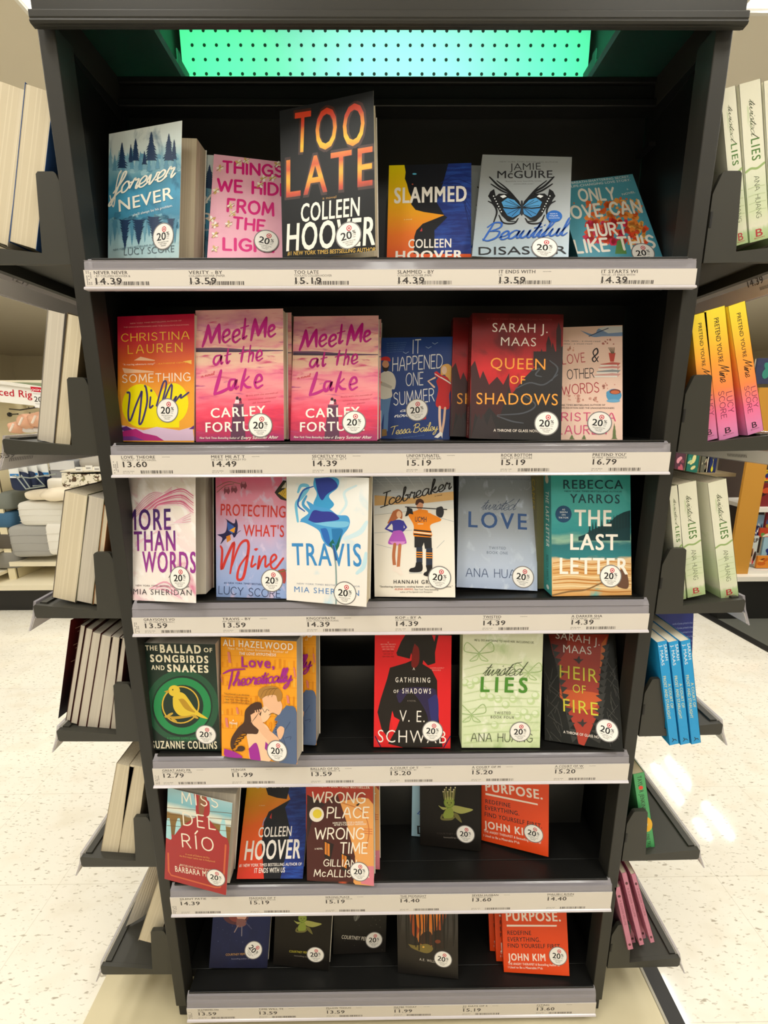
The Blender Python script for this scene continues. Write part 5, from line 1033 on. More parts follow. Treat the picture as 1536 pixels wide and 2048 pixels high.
HEIR = ramp_mat('print_char', [(0, '#1a1b18'), (1, '#22231f')], noise=.3, spec=.18)
def art(g):
    g.P([(1070, 50), (1395, 50), (1370, 160), (1352, 240), (1340, 360), (1345, 470), (1318, 520), (1290, 590), (1262, 652), (1232, 640), (1215, 560), (1180, 480), (1150, 420), (1130, 340), (1130, 250), (1100, 170)], '#a8331e'); g.P([(1070, 50), (1180, 50), (1160, 150), (1120, 200), (1095, 160)], '#7a2418'); g.P([(1130, 345), (1340, 370), (1340, 430), (1240, 460), (1140, 400)], '#d45a1f', True); g.P([(1355, 100), (1385, 60), (1370, 170), (1345, 250)], '#d06a2a')
    rnd = random.Random(5)
    for i in range(14):
        y = 100+i*38; g.P([(1085+i*8, y), (1125+i*8, y+10), (1095+i*8, y+40)], '#2c2c27'); g.P([(1400-i*3, y), (1358-i*5, y+14), (1385-i*3, y+44)], '#2c2c27')
    for k in range(24): g.S([(1050+rnd.uniform(0, 90), 180+k*18), (1060+rnd.uniform(0, 90), 240+k*18)], 3, '#3a3a34', False); g.S([(1385+rnd.uniform(0, 60), 180+k*18), (1395+rnd.uniform(0, 60), 240+k*18)], 3, '#3a3a34', False)
    for x, y in ((1232, 186), (1252, 525)): g.P([(x-30, y-4), (x-8, y-2), (x+4, y-22), (x+8, y), (x+28, y-2), (x+10, y+12), (x+2, y+26), (x-8, y+12)], '#2c2420')
    w = '#e9e1d8'; yl = '#d9d23a'
    g.T('SARAH J.', 1108, 72, 1345, 112, 40, w, -.002, 1.08); g.T('MAAS', 1150, 148, 1302, 160, 42, w, -.002, 1.08)
    g.T('HEIR', 1130, 284, 1335, 312, 72, yl, -.004, 1.12); g.T('OF', 1200, 362, 1270, 372, 44, yl, -.004, 1.1); g.T('FIRE', 1150, 465, 1338, 490, 70, yl, -.004, 1.12); g.T('A THRONE OF GLASS NOVEL', 1150, 582, 1370, 616, 14, w, .012)
book('heir', 'black and rust red feathered paperback leaning out, last on the fourth shelf', HEIR, art, .024, '#23231f', stick=(1214, 1461, 14), view=(700, 1250, 2.695))

# ---- fifth shelf
RIO = ramp_mat('print_stage', [(0, '#a8262a'), (.5, '#b02a2c'), (.52, '#7a5a2c'), (.74, '#8a682f'), (.76, '#cfe0df'), (.8, '#e6e6d6'), (.86, '#7fb9c6'), (1, '#9fc6d0')], noise=.02, nscale=4)
def art(g):
    r = '#a8262a'
    for x in (175, 450, 112): g.P([(x-25, 380), (x-16, 300), (x-5, 265), (x+8, 265), (x+14, 300), (x+22, 400)], '#a9dbe2')
    for y in (200, 240, 275, 310): g.S([(105, y), (508, y+36)], 3, '#6a4a20', False)
    g.P([(92, 440), (150, 370), (190, 320), (230, 290), (300, 250), (350, 260), (400, 320), (440, 370), (485, 430), (470, 735), (92, 640)], r, True)
    g.P([(268, 110), (285, 78), (320, 72), (345, 100), (350, 150), (365, 170), (360, 250), (290, 250), (280, 170)], r, True); g.P([(300, 120), (330, 100), (338, 180), (320, 260), (300, 220)], '#8a5a3c', True)
    g.S([(112, 480), (115, 590), (130, 615), (400, 690), (430, 690), (455, 600), (465, 430)], 9, '#d0643a', False)
    g.E(450, 95, 50, 44, '#f2ece6'); g.R(412, 72, 440, 105, '#b8202c'); g.E(426, 88, 8, 8, '#f2ece6'); g.E(426, 88, 4, 4, '#b8202c'); g.T('Book', 448, 86, 484, 92, 16, '#4a4648'); g.T('Club', 448, 104, 484, 112, 16, '#4a4648')
    w = '#f3ead8'
    for t, x0, y0, x1, y1, h in (('MISS', 198, 172, 418, 200, 68), ('DEL', 208, 305, 402, 335, 74), ('RÍO', 202, 440, 390, 468, 78)): g.H(t, x0, y0, x1, y1, h, w, .1, .42)
    g.T('A novel of Dolores del Rio,', 218, 490, 368, 514, 10, '#e0a05a', .01); g.T('the first major Latina star in Hollywood', 182, 500, 400, 536, 10, '#e0a05a', .01)
    g.T('BESTSELLING AUTHOR OF FRIDA', 185, 556, 400, 596, 11, '#f0d9c0'); g.T('BÁRBARA MUJICA', 156, 592, 445, 640, 34, w, .01, 1.1)
book('delrio', 'dark red paperback of a woman in a wide gown, opened over the rail', RIO, art, .03, '#8a2a2c', stick=(432, 1755, -2), opening=9, view=(300, 1550, 3.072), pages=PAGEGREY)

def art(g):
    B = ramp_mat('print_bluecloth_b', [(0, '#1b2f7a'), (.5, '#2c55b0'), (1, '#24408f')], coord='Object', axis=0, noise=.9, nscale=30, stretch=(1, 1, 5)); K = '#15171f'
    g.P([(830, 60), (960, 60), (955, 640), (860, 640), (700, 640), (760, 300), (862, 150)], B); g.P([(706, 60), (860, 60), (850, 110), (840, 148), (780, 140), (725, 122)], K)
    g.P([(862, 150), (830, 200), (860, 330), (850, 420), (800, 640), (700, 640), (686, 420), (700, 290), (730, 225)], K); g.P([(735, 262), (748, 232), (746, 270)], '#c33a3a'); g.S([(692, 310), (700, 280), (712, 262)], 5, '#5b9ad0')
    for k in range(8): g.S([(862, 420+k*24), (900, 320+k*40), (958, 250+k*50)], 3, '#17296b', True, True)
    w = '#efe9e2'
    g.T('SLAMMED', 650, 80, 950, 72, 50, w, .03); g.T('a novel', 670, 190, 705, 190, 7, '#f8e0b0'); g.T('COLLEEN', 665, 382, 870, 374, 60, w, .018, 1, .08); g.T('HOOVER', 578, 522, 922, 510, 116, w, .026, 1, .08)
    g.T('#1 NEW YORK TIMES BESTSELLING AUTHOR OF', 548, 565, 932, 555, 18, w, .014); g.T('IT ENDS WITH US', 640, 602, 828, 598, 30, w, .018)
book('slammedtwo', 'red and blue paperback with silhouette, slumped back on the fifth shelf', ramp_mat('print_sunset_b', [(0, '#d63a2a'), (.4, '#ee6a25'), (.62, '#f2a11c'), (1, '#f5e000')], noise=.08, nscale=2, rot=-.15), art, .022, '#e8642a', view=(300, 1550, 3.072))

WRONGM = ramp_mat('print_dusk', [(0, '#2b1714'), (.35, '#5c2018'), (.6, '#6a1f18'), (.85, '#a83422'), (1, '#c2452c')], noise=.15, nscale=3, blotch=[('#c9502a', 3, .6, .75)])
def art(g):
    g.P([(1160, 160), (1372, 180), (1376, 680), (1250, 660), (1260, 520), (1200, 300)], '#e9a45c', True); g.P([(1290, 560), (1376, 560), (1376, 682), (1297, 668)], '#dd8090'); g.S([(1180, 170), (1300, 220), (1345, 330), (1330, 450)], 6, '#c9783c')
    for y in (330, 344, 358): g.S([(1310, y), (1365, y+4)], 4, '#c9683c', False)
    g.P([(960, 400), (1010, 230), (1150, 110), (1205, 280), (1260, 500), (1250, 655), (965, 650)], '#4a1a16'); g.P([(960, 70), (1180, 70), (1150, 110), (1040, 130), (960, 180)], '#b8321f'); g.P([(965, 120), (1080, 180), (1010, 230), (965, 400)], '#2a1414')
    for a in ((1068, 400), (1172, 475)): g.P([(a[0], a[1]), (a[0]+62, a[1]+25), (a[0]+40, a[1]+125), (a[0]+4, a[1]+105)], '#1c0f0e'); g.P([(a[0]+6, a[1]+10), (a[0]+36, a[1]+25), (a[0]+36, a[1]+100), (a[0]+6, a[1]+85)], '#d9822a'); g.S([(a[0]+20, a[1]+14), (a[0]+20, a[1]+95)], 4, '#2a1410', False)
    g.P([(1262, 186), (1280, 174), (1292, 168), (1286, 180), (1278, 190)], '#1c1412')
    g.E(1024, 242, 45, 46, '#efe6d6'); g.E(1028, 238, 28, 28, '#e8cf3a')
    w = '#f3ebdc'
    g.T('NEW YORK TIMES BESTSELLER', 1040, 74, 1350, 84, 13, w, .02, 1.1)
    for t, x0, y0, x1, y1, h in (('WRONG', 992, 166, 1318, 172, 62), ('PLACE', 1088, 262, 1340, 262, 64), ('WRONG', 1012, 392, 1312, 392, 66), ('TIME', 1168, 480, 1332, 480, 64), ('GILLIAN', 1066, 558, 1265, 562, 40), ('McALLISTER', 1008, 622, 1345, 628, 42)): g.H(t, x0, y0, x1, y1, h, w, .125, .24, .16)
    g.T('HOW DO YOU STOP A MURDER', 1124, 300, 1312, 294, 11, w, .02); g.T("AFTER IT'S ALREADY HAPPENED?", 1132, 312, 1330, 306, 10, w, .02); g.T('A NOVEL', 1012, 458, 1062, 456, 10, w, .02)
book('wrong', 'rust and orange mystery paperback with lit windows on the fifth shelf', WRONGM, art, .024, '#3a1614', stick=(719, 1743, -2), view=(300, 1550, 3.072))
behind('wrong', 'rust and orange mystery copy tucked behind the front one', 'copies behind the front books', dx=.008, dy=.026, dz=0, drot=3)

def sprout(g, x, y, s, body='#8a9a3c', glow='#6f8a2a'):
    L = '#a7a85a'; D = '#6f6a34'
    g.P([(x, y+60*s), (x+30*s, y+40*s), (x+110*s, y+55*s), (x+160*s, y+70*s), (x+90*s, y+95*s), (x+40*s, y+85*s)], L, True); g.P([(x-10*s, y+55*s), (x-50*s, y+50*s), (x-72*s, y+40*s), (x-40*s, y+70*s)], L, True)
    g.P([(x+20*s, y+85*s), (x+60*s, y+100*s), (x+85*s, y+155*s), (x+45*s, y+125*s)], D, True)
    g.P([(x-20*s, y+60*s), (x+20*s, y+60*s), (x+30*s, y+110*s), (x+10*s, y+130*s), (x-30*s, y+128*s), (x-40*s, y+100*s)], body, True); g.S([(x-45*s, y+100*s), (x-50*s, y+130*s), (x+10*s, y+132*s), (x+35*s, y+118*s)], 12*s, D, True, True)
    g.E(x, y+20*s, 36*s, 38*s, glow); g.E(x, y+22*s, 30*s, 30*s, body)
    for k in range(9): g.S([(x-32*s+k*8*s, y), (x-40*s+k*10*s, y-50*s-(k % 3)*14*s)], 7*s, ('#7a7a3a', '#c3b878')[k % 2], True, True); g.E(x-40*s+k*10*s, y-52*s-(k % 3)*14*s, 5*s, 5*s, '#cfc49a', 0, 8)
    g.E(x-12*s, y+22*s, 3.5*s, 5*s, '#1c1e12', 0, 8); g.E(x+14*s, y+22*s, 3.5*s, 5*s, '#1c1e12', 0, 8); g.S([(x-8*s, y+34*s), (x, y+38*s), (x+8*s, y+34*s)], 2.5*s, '#2a2c18')
DUSKY = ramp_mat('print_brownblack', [(0, '#191614'), (1, '#201c1a')], noise=.3, spec=.18)
def art(g):
    sprout(g, 425, 150, .92); g.T('COURTNEY PEPPERNELL', 350, 362, 560, 372, 10, '#3f3934'); g.T('bestselling author of', 392, 386, 540, 392, 9, '#8a827a')
book('sprout', 'near-black paperback with a leafy green sprout figure on the fifth shelf', DUSKY, art, .018, '#1c1917', stick=(931, 1668, 0), view=(760, 1550, 3.072))
# pale blue book half hidden behind
x, y, z, *_ = POSE['sprout']
PB = atY(823, 1671, .105)
POSE['paleblue'] = (float(PB[0]), .105, .3755, 8, -6, 0, .13, .205)
def art(g):
    g.C('Beautiful', 225, 240, 560, 250, 26, '#3a5fc0', .14, -.05, .4, True); g.T('DISASTER', 230, 362, 600, 372, 50, '#1d1d24', .02)
book('paleblue', 'pale blue book half hidden behind the leafy sprout book', ramp_mat('print_iceblue', [(0, '#a8cfe6'), (1, '#9cc4de')], noise=.2), art, .022, '#8fb8d4', view=(760, 1550, 3.072))

ORG = '#e64a19'
def purpose(g, P, dist):
    w = '#f6e6dc'; k = '#2a1a1c'
    g.T('PURPOSE.', *P['title'], w, .035, 1.05); g.P(P['rule'], w)
    for t, a in (('REDEFINE', P['a']), ('EVERYTHING.', P['b']), ('FIND YOURSELF FIRST.', P['c'])): g.T(t, *a, k, .018, 1.05)
    g.T('JOHN KIM', *P['d'], w, .032, 1.05); g.T('THE ANGRY THERAPIST & Bestselling Author of', *P['e'], w, .016); g.T('I Used to Be a Miserable F*ck', *P['f'], w, .016)
book('purpose', 'orange self-help paperback angled beside the leafy sprout book', ORG, lambda g: purpose(g, dict(title=(648, 96, 1000, 150, 54), rule=[(648, 110), (968, 176), (970, 186), (648, 122)], a=(648, 172, 802, 200, 24), b=(646, 212, 856, 250, 26), c=(643, 252, 996, 328, 26), d=(640, 324, 930, 380, 44), e=(638, 350, 990, 424, 14), f=(636, 376, 858, 424, 14)), 1), .016, '#c23c14', stick=(1067, 1667, 6), view=(760, 1550, 3.072), group='orange self-help paperbacks')

# ---- bottom shelf
V6 = (340, 1800, 3.339)
def art(g):
    g.E(440, 95, 90, 70, '#5c2f3a', 0, 24); g.E(450, 100, 62, 48, '#8a3f3c', 0, 24)
    g.E(478, 108, 34, 28, '#e0a898', 0, 16); g.P([(445, 125), (500, 130), (510, 160), (480, 180), (445, 175)], '#8a5a5a', True); g.S([(455, 170), (430, 215)], 9, '#a08a88', True, True); g.S([(480, 175), (478, 240)], 10, '#7a7484', True, True); g.S([(505, 150), (545, 192)], 9, '#4a4a70', True, True)
    g.specks((300, 130, 640, 300), 18, 2, ['#5a6288'], 3); g.T('COURTNEY PEPPERNELL', 372, 372, 560, 366, 14, '#b58a4a', .012); g.T('bestselling author of', 410, 397, 530, 395, 9, '#8a88a0')
book('navy', 'dark navy paperback with a small glowing red figure, first on the bottom shelf', ramp_mat('print_night', [(0, '#22243c'), (.5, '#28305c'), (1, '#242844')], noise=.2, spec=.18), art, .016, '#1c1e34', stick=(507, 1900, 48), view=V6)
def art(g):
    sprout(g, 885, 105, .8); g.T('COURTNEY PEPPERNELL', 797, 348, 980, 362, 14, '#b5ac3a', .014); g.T('bestselling author of', 830, 374, 960, 386, 9, '#8a827a')
book('sprouttwo', 'near-black paperback with a leafy green sprout figure on the bottom shelf', DUSKY, art, .016, '#1c1917', stick=(631, 1909, -4), view=V6)
def art(g):
    g.P([(1225, 110), (1245, 98), (1270, 105), (1250, 135), (1232, 140)], '#5c5c58', True); g.S([(1255, 100), (1240, 140)], 4, '#9a9a94', True, True); g.T('COURTNEY PEPPERNELL', 1145, 258, 1400, 278, 24, '#d9d2c6', .008); g.specks((1110, 100, 1430, 340), 20, 2, ['#7a746a'], 5)
book('black', 'plain black paperback with small white author name, set back on the bottom shelf', '#1b1816', art, .012, '#151311', stick=(748, 1880, 4), view=V6)
WOOD = ramp_mat('print_woods', [(0, '#1c1917'), (.4, '#2a2420'), (.55, '#3f3a38'), (1, '#3a3d44')], noise=.1)
def art(g):
    g.P([(185, 60), (410, 60), (400, 180), (380, 230), (230, 240), (200, 170)], '#a8481c', True); g.P([(225, 60), (380, 60), (360, 180), (300, 195), (240, 170)], '#dd7a26', True)
    g.P([(240, 250), (245, 210), (290, 182), (340, 195), (345, 290), (260, 285)], '#c97a3a', True); g.P([(255, 280), (262, 225), (300, 200), (330, 215), (330, 290)], '#3a2016', True); g.P([(330, 290), (335, 215), (375, 192), (410, 215), (405, 310)], '#2a1a14', True)
    rnd = random.Random(3)
    for k in range(18):
        x = 122+k*21+rnd.uniform(-5, 5); g.S([(x, 60), (x+rnd.uniform(-8, 8), 180), (x+rnd.uniform(-6, 6), 290+rnd.uniform(0, 30))], rnd.uniform(5, 12), ('#1f1a18', '#2a2320', '#14110f')[k % 3], True, True)
    g.P([(180, 280), (230, 290), (300, 280), (340, 310), (300, 340), (210, 310)], '#7a6a34', True)
    for x in (230, 250): g.S([(x, 252+(x-230)), (x, 300+(x-230))], 10, '#120e0c', True, True)
    g.E(278, 300, 7, 5, '#e8b24a'); g.E(370, 265, 18, 12, '#7a3a24'); g.T('A.E. WILLIAMS', 252, 385, 400, 408, 15, '#c9c2b8', .008, 1.2)
book('forest', 'dark paperback with a glowing orange woodland path on the bottom shelf', WOOD, art, .018, '#1c1917', stick=(886, 1918, 8), view=(760, 1800, 3.2))
book('purposetwo', 'orange self-help paperback in front of its copies on the bottom shelf', ORG, lambda g: purpose(g, dict(title=(808, 132, 1158, 136, 60), rule=[(810, 158), (1132, 160), (1130, 170), (812, 170)], a=(816, 222, 968, 224, 26), b=(818, 264, 1026, 268, 27), c=(818, 304, 1160, 310, 26), d=(820, 386, 1060, 390, 44), e=(820, 414, 1150, 424, 14), f=(820, 436, 1042, 444, 14)), 1), .014, '#c23c14', stick=(1116, 1912, 5), view=(760, 1800, 3.2), group='orange self-help paperbacks')
behind('purposetwo', 'orange self-help copy directly behind the front one', 'copies behind the front books', dx=-.013, dy=.018, dz=.003)
behind('purposetwo', 'orange self-help copy rearmost in the bottom shelf stack', 'copies behind the front books', dx=-.024, dy=.036, dz=.004)

# ---------------------------------------------------------------- books on the side shelves
def edge_book(name, label, BL, TL, BR, Y, face='pages', cov='#d8d2c6', group=None, depth=.134, art=None, lo=0.0, edge=None, pages=None, top=None):
    """A book seen edge on: local x across its thickness, z up, y away from the aisle end. face = what the near side shows."""
    O, T_ = atY(*BL, Y), atY(*TL, Y); d = T_-O
    M = mtx(0, 0, math.degrees(math.atan2(-d[0], d[2]))); h = float(np.linalg.norm(d))
    t = float((M.T@(atY(*BR, Y)-O))[0])
    root = thing(name, label, 'book', (0, 0, 0), group); root.matrix_world = m4(M, O)
    pm = pages or PAGES; cm = cov if not isinstance(cov, str) else ink(cov)
    m = MB(); i = .0016
    y0, y1 = (.0008, depth-.0006) if face == 'pages' else (.0006, depth-.001)
    m.box(.0006, t-.0006, y0, y1, i, h-i, pm); m.build('pages', root)
    m = MB(); a = 0.0 if face == 'pages' else 0.0
    for x0 in (0, t-.0005): m.box(x0, x0+.0005, 0, depth, 0, h, cm)
    if face == 'pages': m.box(0, t, depth-.0005, depth, 0, h, cm)
    else:
        m.face([(0, 0, 0), (t, 0, 0), (t, 0, h), (0, 0, h)], cm, [(0, 0), (1, 0), (1, 1), (0, 1)])
        m.face([(0, -.0001+.0006, 0), (0, .0006, h), (t, .0006, h), (t, .0006, 0)], cm)
    def conv(px, py):
        dd = ray(px, py); n = M[:, 1]; k = ((O-CAM_C)@n)/(dd@n); q = M.T@(CAM_C+dd*k-O); return (q[0], q[2])
    if art: art(Page(m, lambda s, tt, l: (s, -l, tt), conv), t, h)
    o = m.build('cover', root)
    return root, M, O, t, h
G1 = 'books on the left side shelves'; G2 = 'books on the right side shelves'
edge_book('paperback_book', 'thick cream page block at the outer end of the highest left side shelf', (-42, 474), (-6, 157), (16, 484), .03, cov='#c9bfae', group=G1)
edge_book('paperback_book', 'blue edged paperback leaning by the post on the highest left side shelf', (18, 484), (50, 164), (73, 493), .028, cov='#3a5f9a', group=G1)
edge_book('paperback_book', 'grey page block outermost on the left side shelf beside the orange sunset book', (74, 881), (95, 617), (107, 887), .03, cov='#8f8a86', group=G1, pages=PAGEGREY)
edge_book('paperback_book', 'tan page block beside the grey one on the left shelf by the orange sunset book', (109, 889), (135, 625), (140, 892), .03, cov='#7c6a4c', group=G1)
edge_book('paperback_book', 'cream page block outermost on the left shelf by the pink feather book', (104, 1196), (129, 980), (151, 1201), .03, cov='#5c5450', group=G1)
edge_book('paperback_book', 'greenish page block midway on the left shelf by the pink feather book', (152, 1203), (175, 989), (184, 1208), .03, cov='#7b7a5c', group=G1, pages=PAGEGREY)
edge_book('paperback_book', 'thin orange tinted book beside the bracket on the left shelf by the pink feather book', (186, 1209), (208, 1010), (196, 1210), .03, cov='#c98a5c', group=G1)
W = [((131, 1441), (161, 1249), (140, 1443)), ((141, 1447), (172, 1255), (154, 1450)), ((155, 1457), (185, 1263), (171, 1461)), ((171, 1467), (203, 1268), (193, 1470)), ((195, 1470), (222, 1271), (217, 1473)), ((219, 1472), (239, 1274), (232, 1474))]
ORD = ['outermost', 'second from outside', 'third from outside', 'fourth from outside', 'fifth from outside', 'innermost']
for k, w in enumerate(W):
    r, M, O, t, h = edge_book('paperback_book', f'pale page block, {ORD[k]} of six on the left side shelf', *w, .03+.006*(k == 0), cov='#4a1b16', group=G1, pages=PAGEGREY)
    if k == 0:      # its dark red front cover stands open
        a, b = atY(117, 1437, .04), atY(142, 1240, .04); Mi = M.T; P0, P1 = Mi@(a-O), Mi@(b-O)
        m = MB(); n = 8; pts = []
        for i in range(n+1):
            f = i/n; pts.append((P0*(1-f)+V([0, .13, 0])*f, P1*(1-f)+V([0, .13, h])*f))
        RC = ramp_mat('print_darkred', [(0, '#1c1316'), (.25, '#2a1414'), (.4, '#7a1a14'), (1, '#5a1610')], coord='Object', axis=2, noise=.1, nscale=5)
        RC.node_tree.nodes['Color Ramp'].color_ramp.elements[1].position = .06
        for i in range(n):
            (p, q), (p2, q2) = pts[i], pts[i+1]; m.mesh([p, p2, q2, q, p+V([-.0006, 0, 0]), p2+V([-.0006, 0, 0]), q2+V([-.0006, 0, 0]), q+V([-.0006, 0, 0])], [(0, 1, 2, 3), (7, 6, 5, 4), (0, 3, 7, 4), (0, 4, 5, 1), (3, 2, 6, 7)], RC)
        for k2 in range(26):
            f = .1+.5*((k2*7) % 11)/11; z = .55+.4*k2/26; p = pts[0][0]*(1-f)+V([0, .13, 0])*f; q = pts[0][1]*(1-f)+V([0, .13, h])*f; c = p*(1-z)+q*z+V([.0003, -.0003, 0])
            m.mesh([c, c+V([.010, .03, .003])*.5, c+V([.010, .03, .0045])*.5, c+V([0, 0, .0012])], [(0, 1, 2, 3)], ink('#b9967c'))
        m.build('open_cover', r)
edge_book('paperback_book', 'cream page block, outer of the pair standing on the left side shelf', (199, 1715), (233, 1526), (233, 1720), .03, cov='#a89a80', group=G1)
edge_book('paperback_book', 'cream page block next to the post in the pair on the left side shelf', (235, 1721), (259, 1528), (267, 1727), .03, cov='#a89a80', group=G1)
r, M, O, t, h = edge_book('paperback_book', 'leaning paperback on the lowest left side shelf beside the curled white cover', (276, 1881), (322, 1742), (313, 1893), .035, cov='#b8ab92', group=G1)
# a booklet whose white cover has curled open
zt = -1.139+.026+1.27+.001
A, Bp, Cp = atZ(251, 1854, zt), atZ(292, 1828, zt), atZ(318, 1797, zt)
bt = thing('booklet', 'curled white booklet standing open on the lowest left side shelf', 'book', tuple(A), G1)
m = MB(); cur = [V(p) for p in spline([A[:2], Bp[:2], Cp[:2]], 6)]; dx = atY(287, 1745, A[1])[0]-A[0]; hh = .2
for i in range(len(cur)-1):
    p, q = cur[i], cur[i+1]; f, g_ = i/(len(cur)-1), (i+1)/(len(cur)-1)
    b0, b1 = V([p[0], p[1], zt])-A, V([q[0], q[1], zt])-A; t0, t1 = b0+V([dx*1.45*(1-f*.4), .02, hh]), b1+V([dx*1.45*(1-g_*.4), .02, hh])
    th = V([.0012, .0012, 0]); m.mesh([b0, b1, t1, t0, b0+th, b1+th, t1+th, t0+th], [(0, 1, 2, 3), (7, 6, 5, 4), (0, 3, 7, 4), (1, 5, 6, 2), (3, 2, 6, 7), (0, 4, 5, 1)], mat('#e6dfd2', .5))
m.build('page_leaf', bt, smooth=False)

# right side: spines toward us
LIESP = ramp_mat('print_palegreen_spine', [(0, '#a9c08a'), (.07, '#b4c998'), (.10, '#dcdcc6'), (.2, '#d0dab6'), (.32, '#cfd9ba'), (.5, '#e2e2cf'), (1, '#dcdac6')], noise=.03, nscale=8, blotch=[('#a9bf88', 4, .62, .75)])
def lies_spine(p, t, h):
    c = '#44502f'
    p.cv = lambda a, b: (a, b)
    g = lambda s, x, z0, z1, hh, col, bold=0, sp=1: p.T(s, x, z0, x+1e-5, z1, hh, col, bold, sp)
    # measured in page metres, reading downward
    p.base = lambda x0, y0, x1, y1: (V((x0, y0)), V((0, -1.0)), V((1.0, 0)), abs(y1-y0)); p.scale_at = lambda *a: 1.0
    p.C('twisted', t*.40, h*.90, t*.4, h*.68, t*.16, c, .10, -.1, .3); p.T('LIES', t*.38, h*.655, t*.38, h*.52, t*.40, '#4f7a34', .02, 1.15)
    p.S([(t*.05, h*.46), (t*.3, h*.475), (t*.6, h*.468), (t*.95, h*.49)], .003, '#97b070'); p.H('ANA HUANG', t*.42, h*.42, t*.42, h*.15, t*.24, c, .09, .2)
    for k in range(4): p.S([(t*.1, h*(.2+k*.05)), (t*.5, h*(.205+k*.05)), (t*.9, h*(.2+k*.05))], .001, '#b9c79c')
    p.base = Page.base.__get__(p); p.scale_at = lambda *a: 1.0
    p.T('B', t*.33, h*.028, t*.67, h*.028, h*.05, '#b3343c', .01); p.T('BLOOM', t*.25, h*.015, t*.75, h*.015, h*.008, '#b3343c')
for BL, TL, BR, lab in (((1468, 493), (1440, 180), (1497, 485), 'pale green spine nearest the post on the highest right side shelf'), ((1499, 486), (1478, 169), (1540, 484), 'second pale green spine on the highest right side shelf'), ((1543, 486), (1527, 163), (1580, 480), 'pale green spine cut by the picture edge on the highest right side shelf')):
    edge_book('paperback_book', lab, BL, TL, BR, .03, 'spine', LIESP, G2, art=lies_spine)
for BL, TL, BR, lab in (((1355, 1201), (1337, 974), (1373, 1199), 'pale green spine tucked behind the bracket by the teal lakeside book'), ((1375, 1196), (1354, 970), (1412, 1192), 'pale green spine in the middle of three by the teal lakeside book'), ((1442, 1200), (1415, 967), (1478, 1194), 'pale green spine standing apart, outermost by the teal lakeside book')):
    edge_book('paperback_book', lab, BL, TL, BR, .03, 'spine', LIESP, G2, art=lies_spine)
PRET = ramp_mat('print_sorbet', [(0, '#e38fc4'), (.22, '#f0729a'), (.4, '#f58a4f'), (.62, '#f8a63c'), (.8, '#f7c83a'), (1, '#f6de3c')], noise=.03, nscale=3)
def pret(p, t, h):
    c = '#26201c'; p.cv = lambda a, b: (a, b); p.scale_at = lambda *a: 1.0
    p.base = lambda x0, y0, x1, y1: (V((x0, y0)), V((0, -1.0)), V((1.0, 0)), abs(y1-y0))
    p.T("PRETEND YOU'RE", t*.42, h*.93, t*.42, h*.60, t*.22, c, .012); p.C('Mine', t*.40, h*.585, t*.4, h*.45, t*.24, c, .14, -.1, .3); p.H('LUCY', t*.62, h*.36, t*.62, h*.2, t*.27, '#7a2c4c', .1, .24); p.H('SCORE', t*.24, h*.38, t*.24, h*.17, t*.27, '#7a2c4c', .1, .24)
    p.base = Page.base.__get__(p)
    p.T('B', t*.35, h*.045, t*.65, h*.045, h*.045, '#3a2030', .01); p.T('BLOOM', t*.25, h*.03, t*.75, h*.03, h*.008, '#3a2030')
for BL, TL, BR, lab in (((1406, 884), (1381, 632), (1436, 881), 'yellow to pink spine half hidden by the right post'), ((1438, 882), (1408, 623), (1478, 876), 'middle yellow to pink spine of three'), ((1495, 871), (1456, 613), (1528, 865), 'yellow to pink spine standing apart, outermost of three')):
    edge_book('paperback_book', lab, BL, TL, BR, .03, 'spine', PRET, G2, art=pret)
def blue_spine(p, t, h):
    p.cv = lambda a, b: (a, b); p.scale_at = lambda *a: 1.0; p.base = lambda x0, y0, x1, y1: (V((x0, y0)), V((0, -1.0)), V((1.0, 0)), abs(y1-y0))
    w = '#e9f2f6'; g = '#d9d9a0'
    p.T('SARAH', t*.62, h*.97, t*.62, h*.82, t*.28, w); p.T('J. MAAS', t*.2, h*.97, t*.2, h*.78, t*.28, w); p.T('A COURT OF', t*.60, h*.60, t*.6, h*.36, t*.26, g, .01); p.T('FROST AND STARLIGHT', t*.18, h*.68, t*.18, h*.26, t*.28, g, .01)
    p.S([(t*.3, h*.03), (t*.6, h*.05), (t*.8, h*.035)], .0015, '#12324a', True, True); p.S([(t*.5, h*.045), (t*.4, h*.065)], .0015, '#12324a')
for k, (BL, TL, BR) in enumerate((((1339, 1491), (1314, 1285), (1358, 1489)), ((1361, 1490), (1337, 1285), (1380, 1487)), ((1383, 1489), (1361, 1283), (1402, 1486)))):
    edge_book('paperback_book', f'bright blue spine, {("nearest the post", "middle one", "outermost")[k]} of the three on the right side shelf', BL, TL, BR, .012, 'spine', '#1f9bdc', G2, art=blue_spine, pages=mat('#ece5cf', .7))
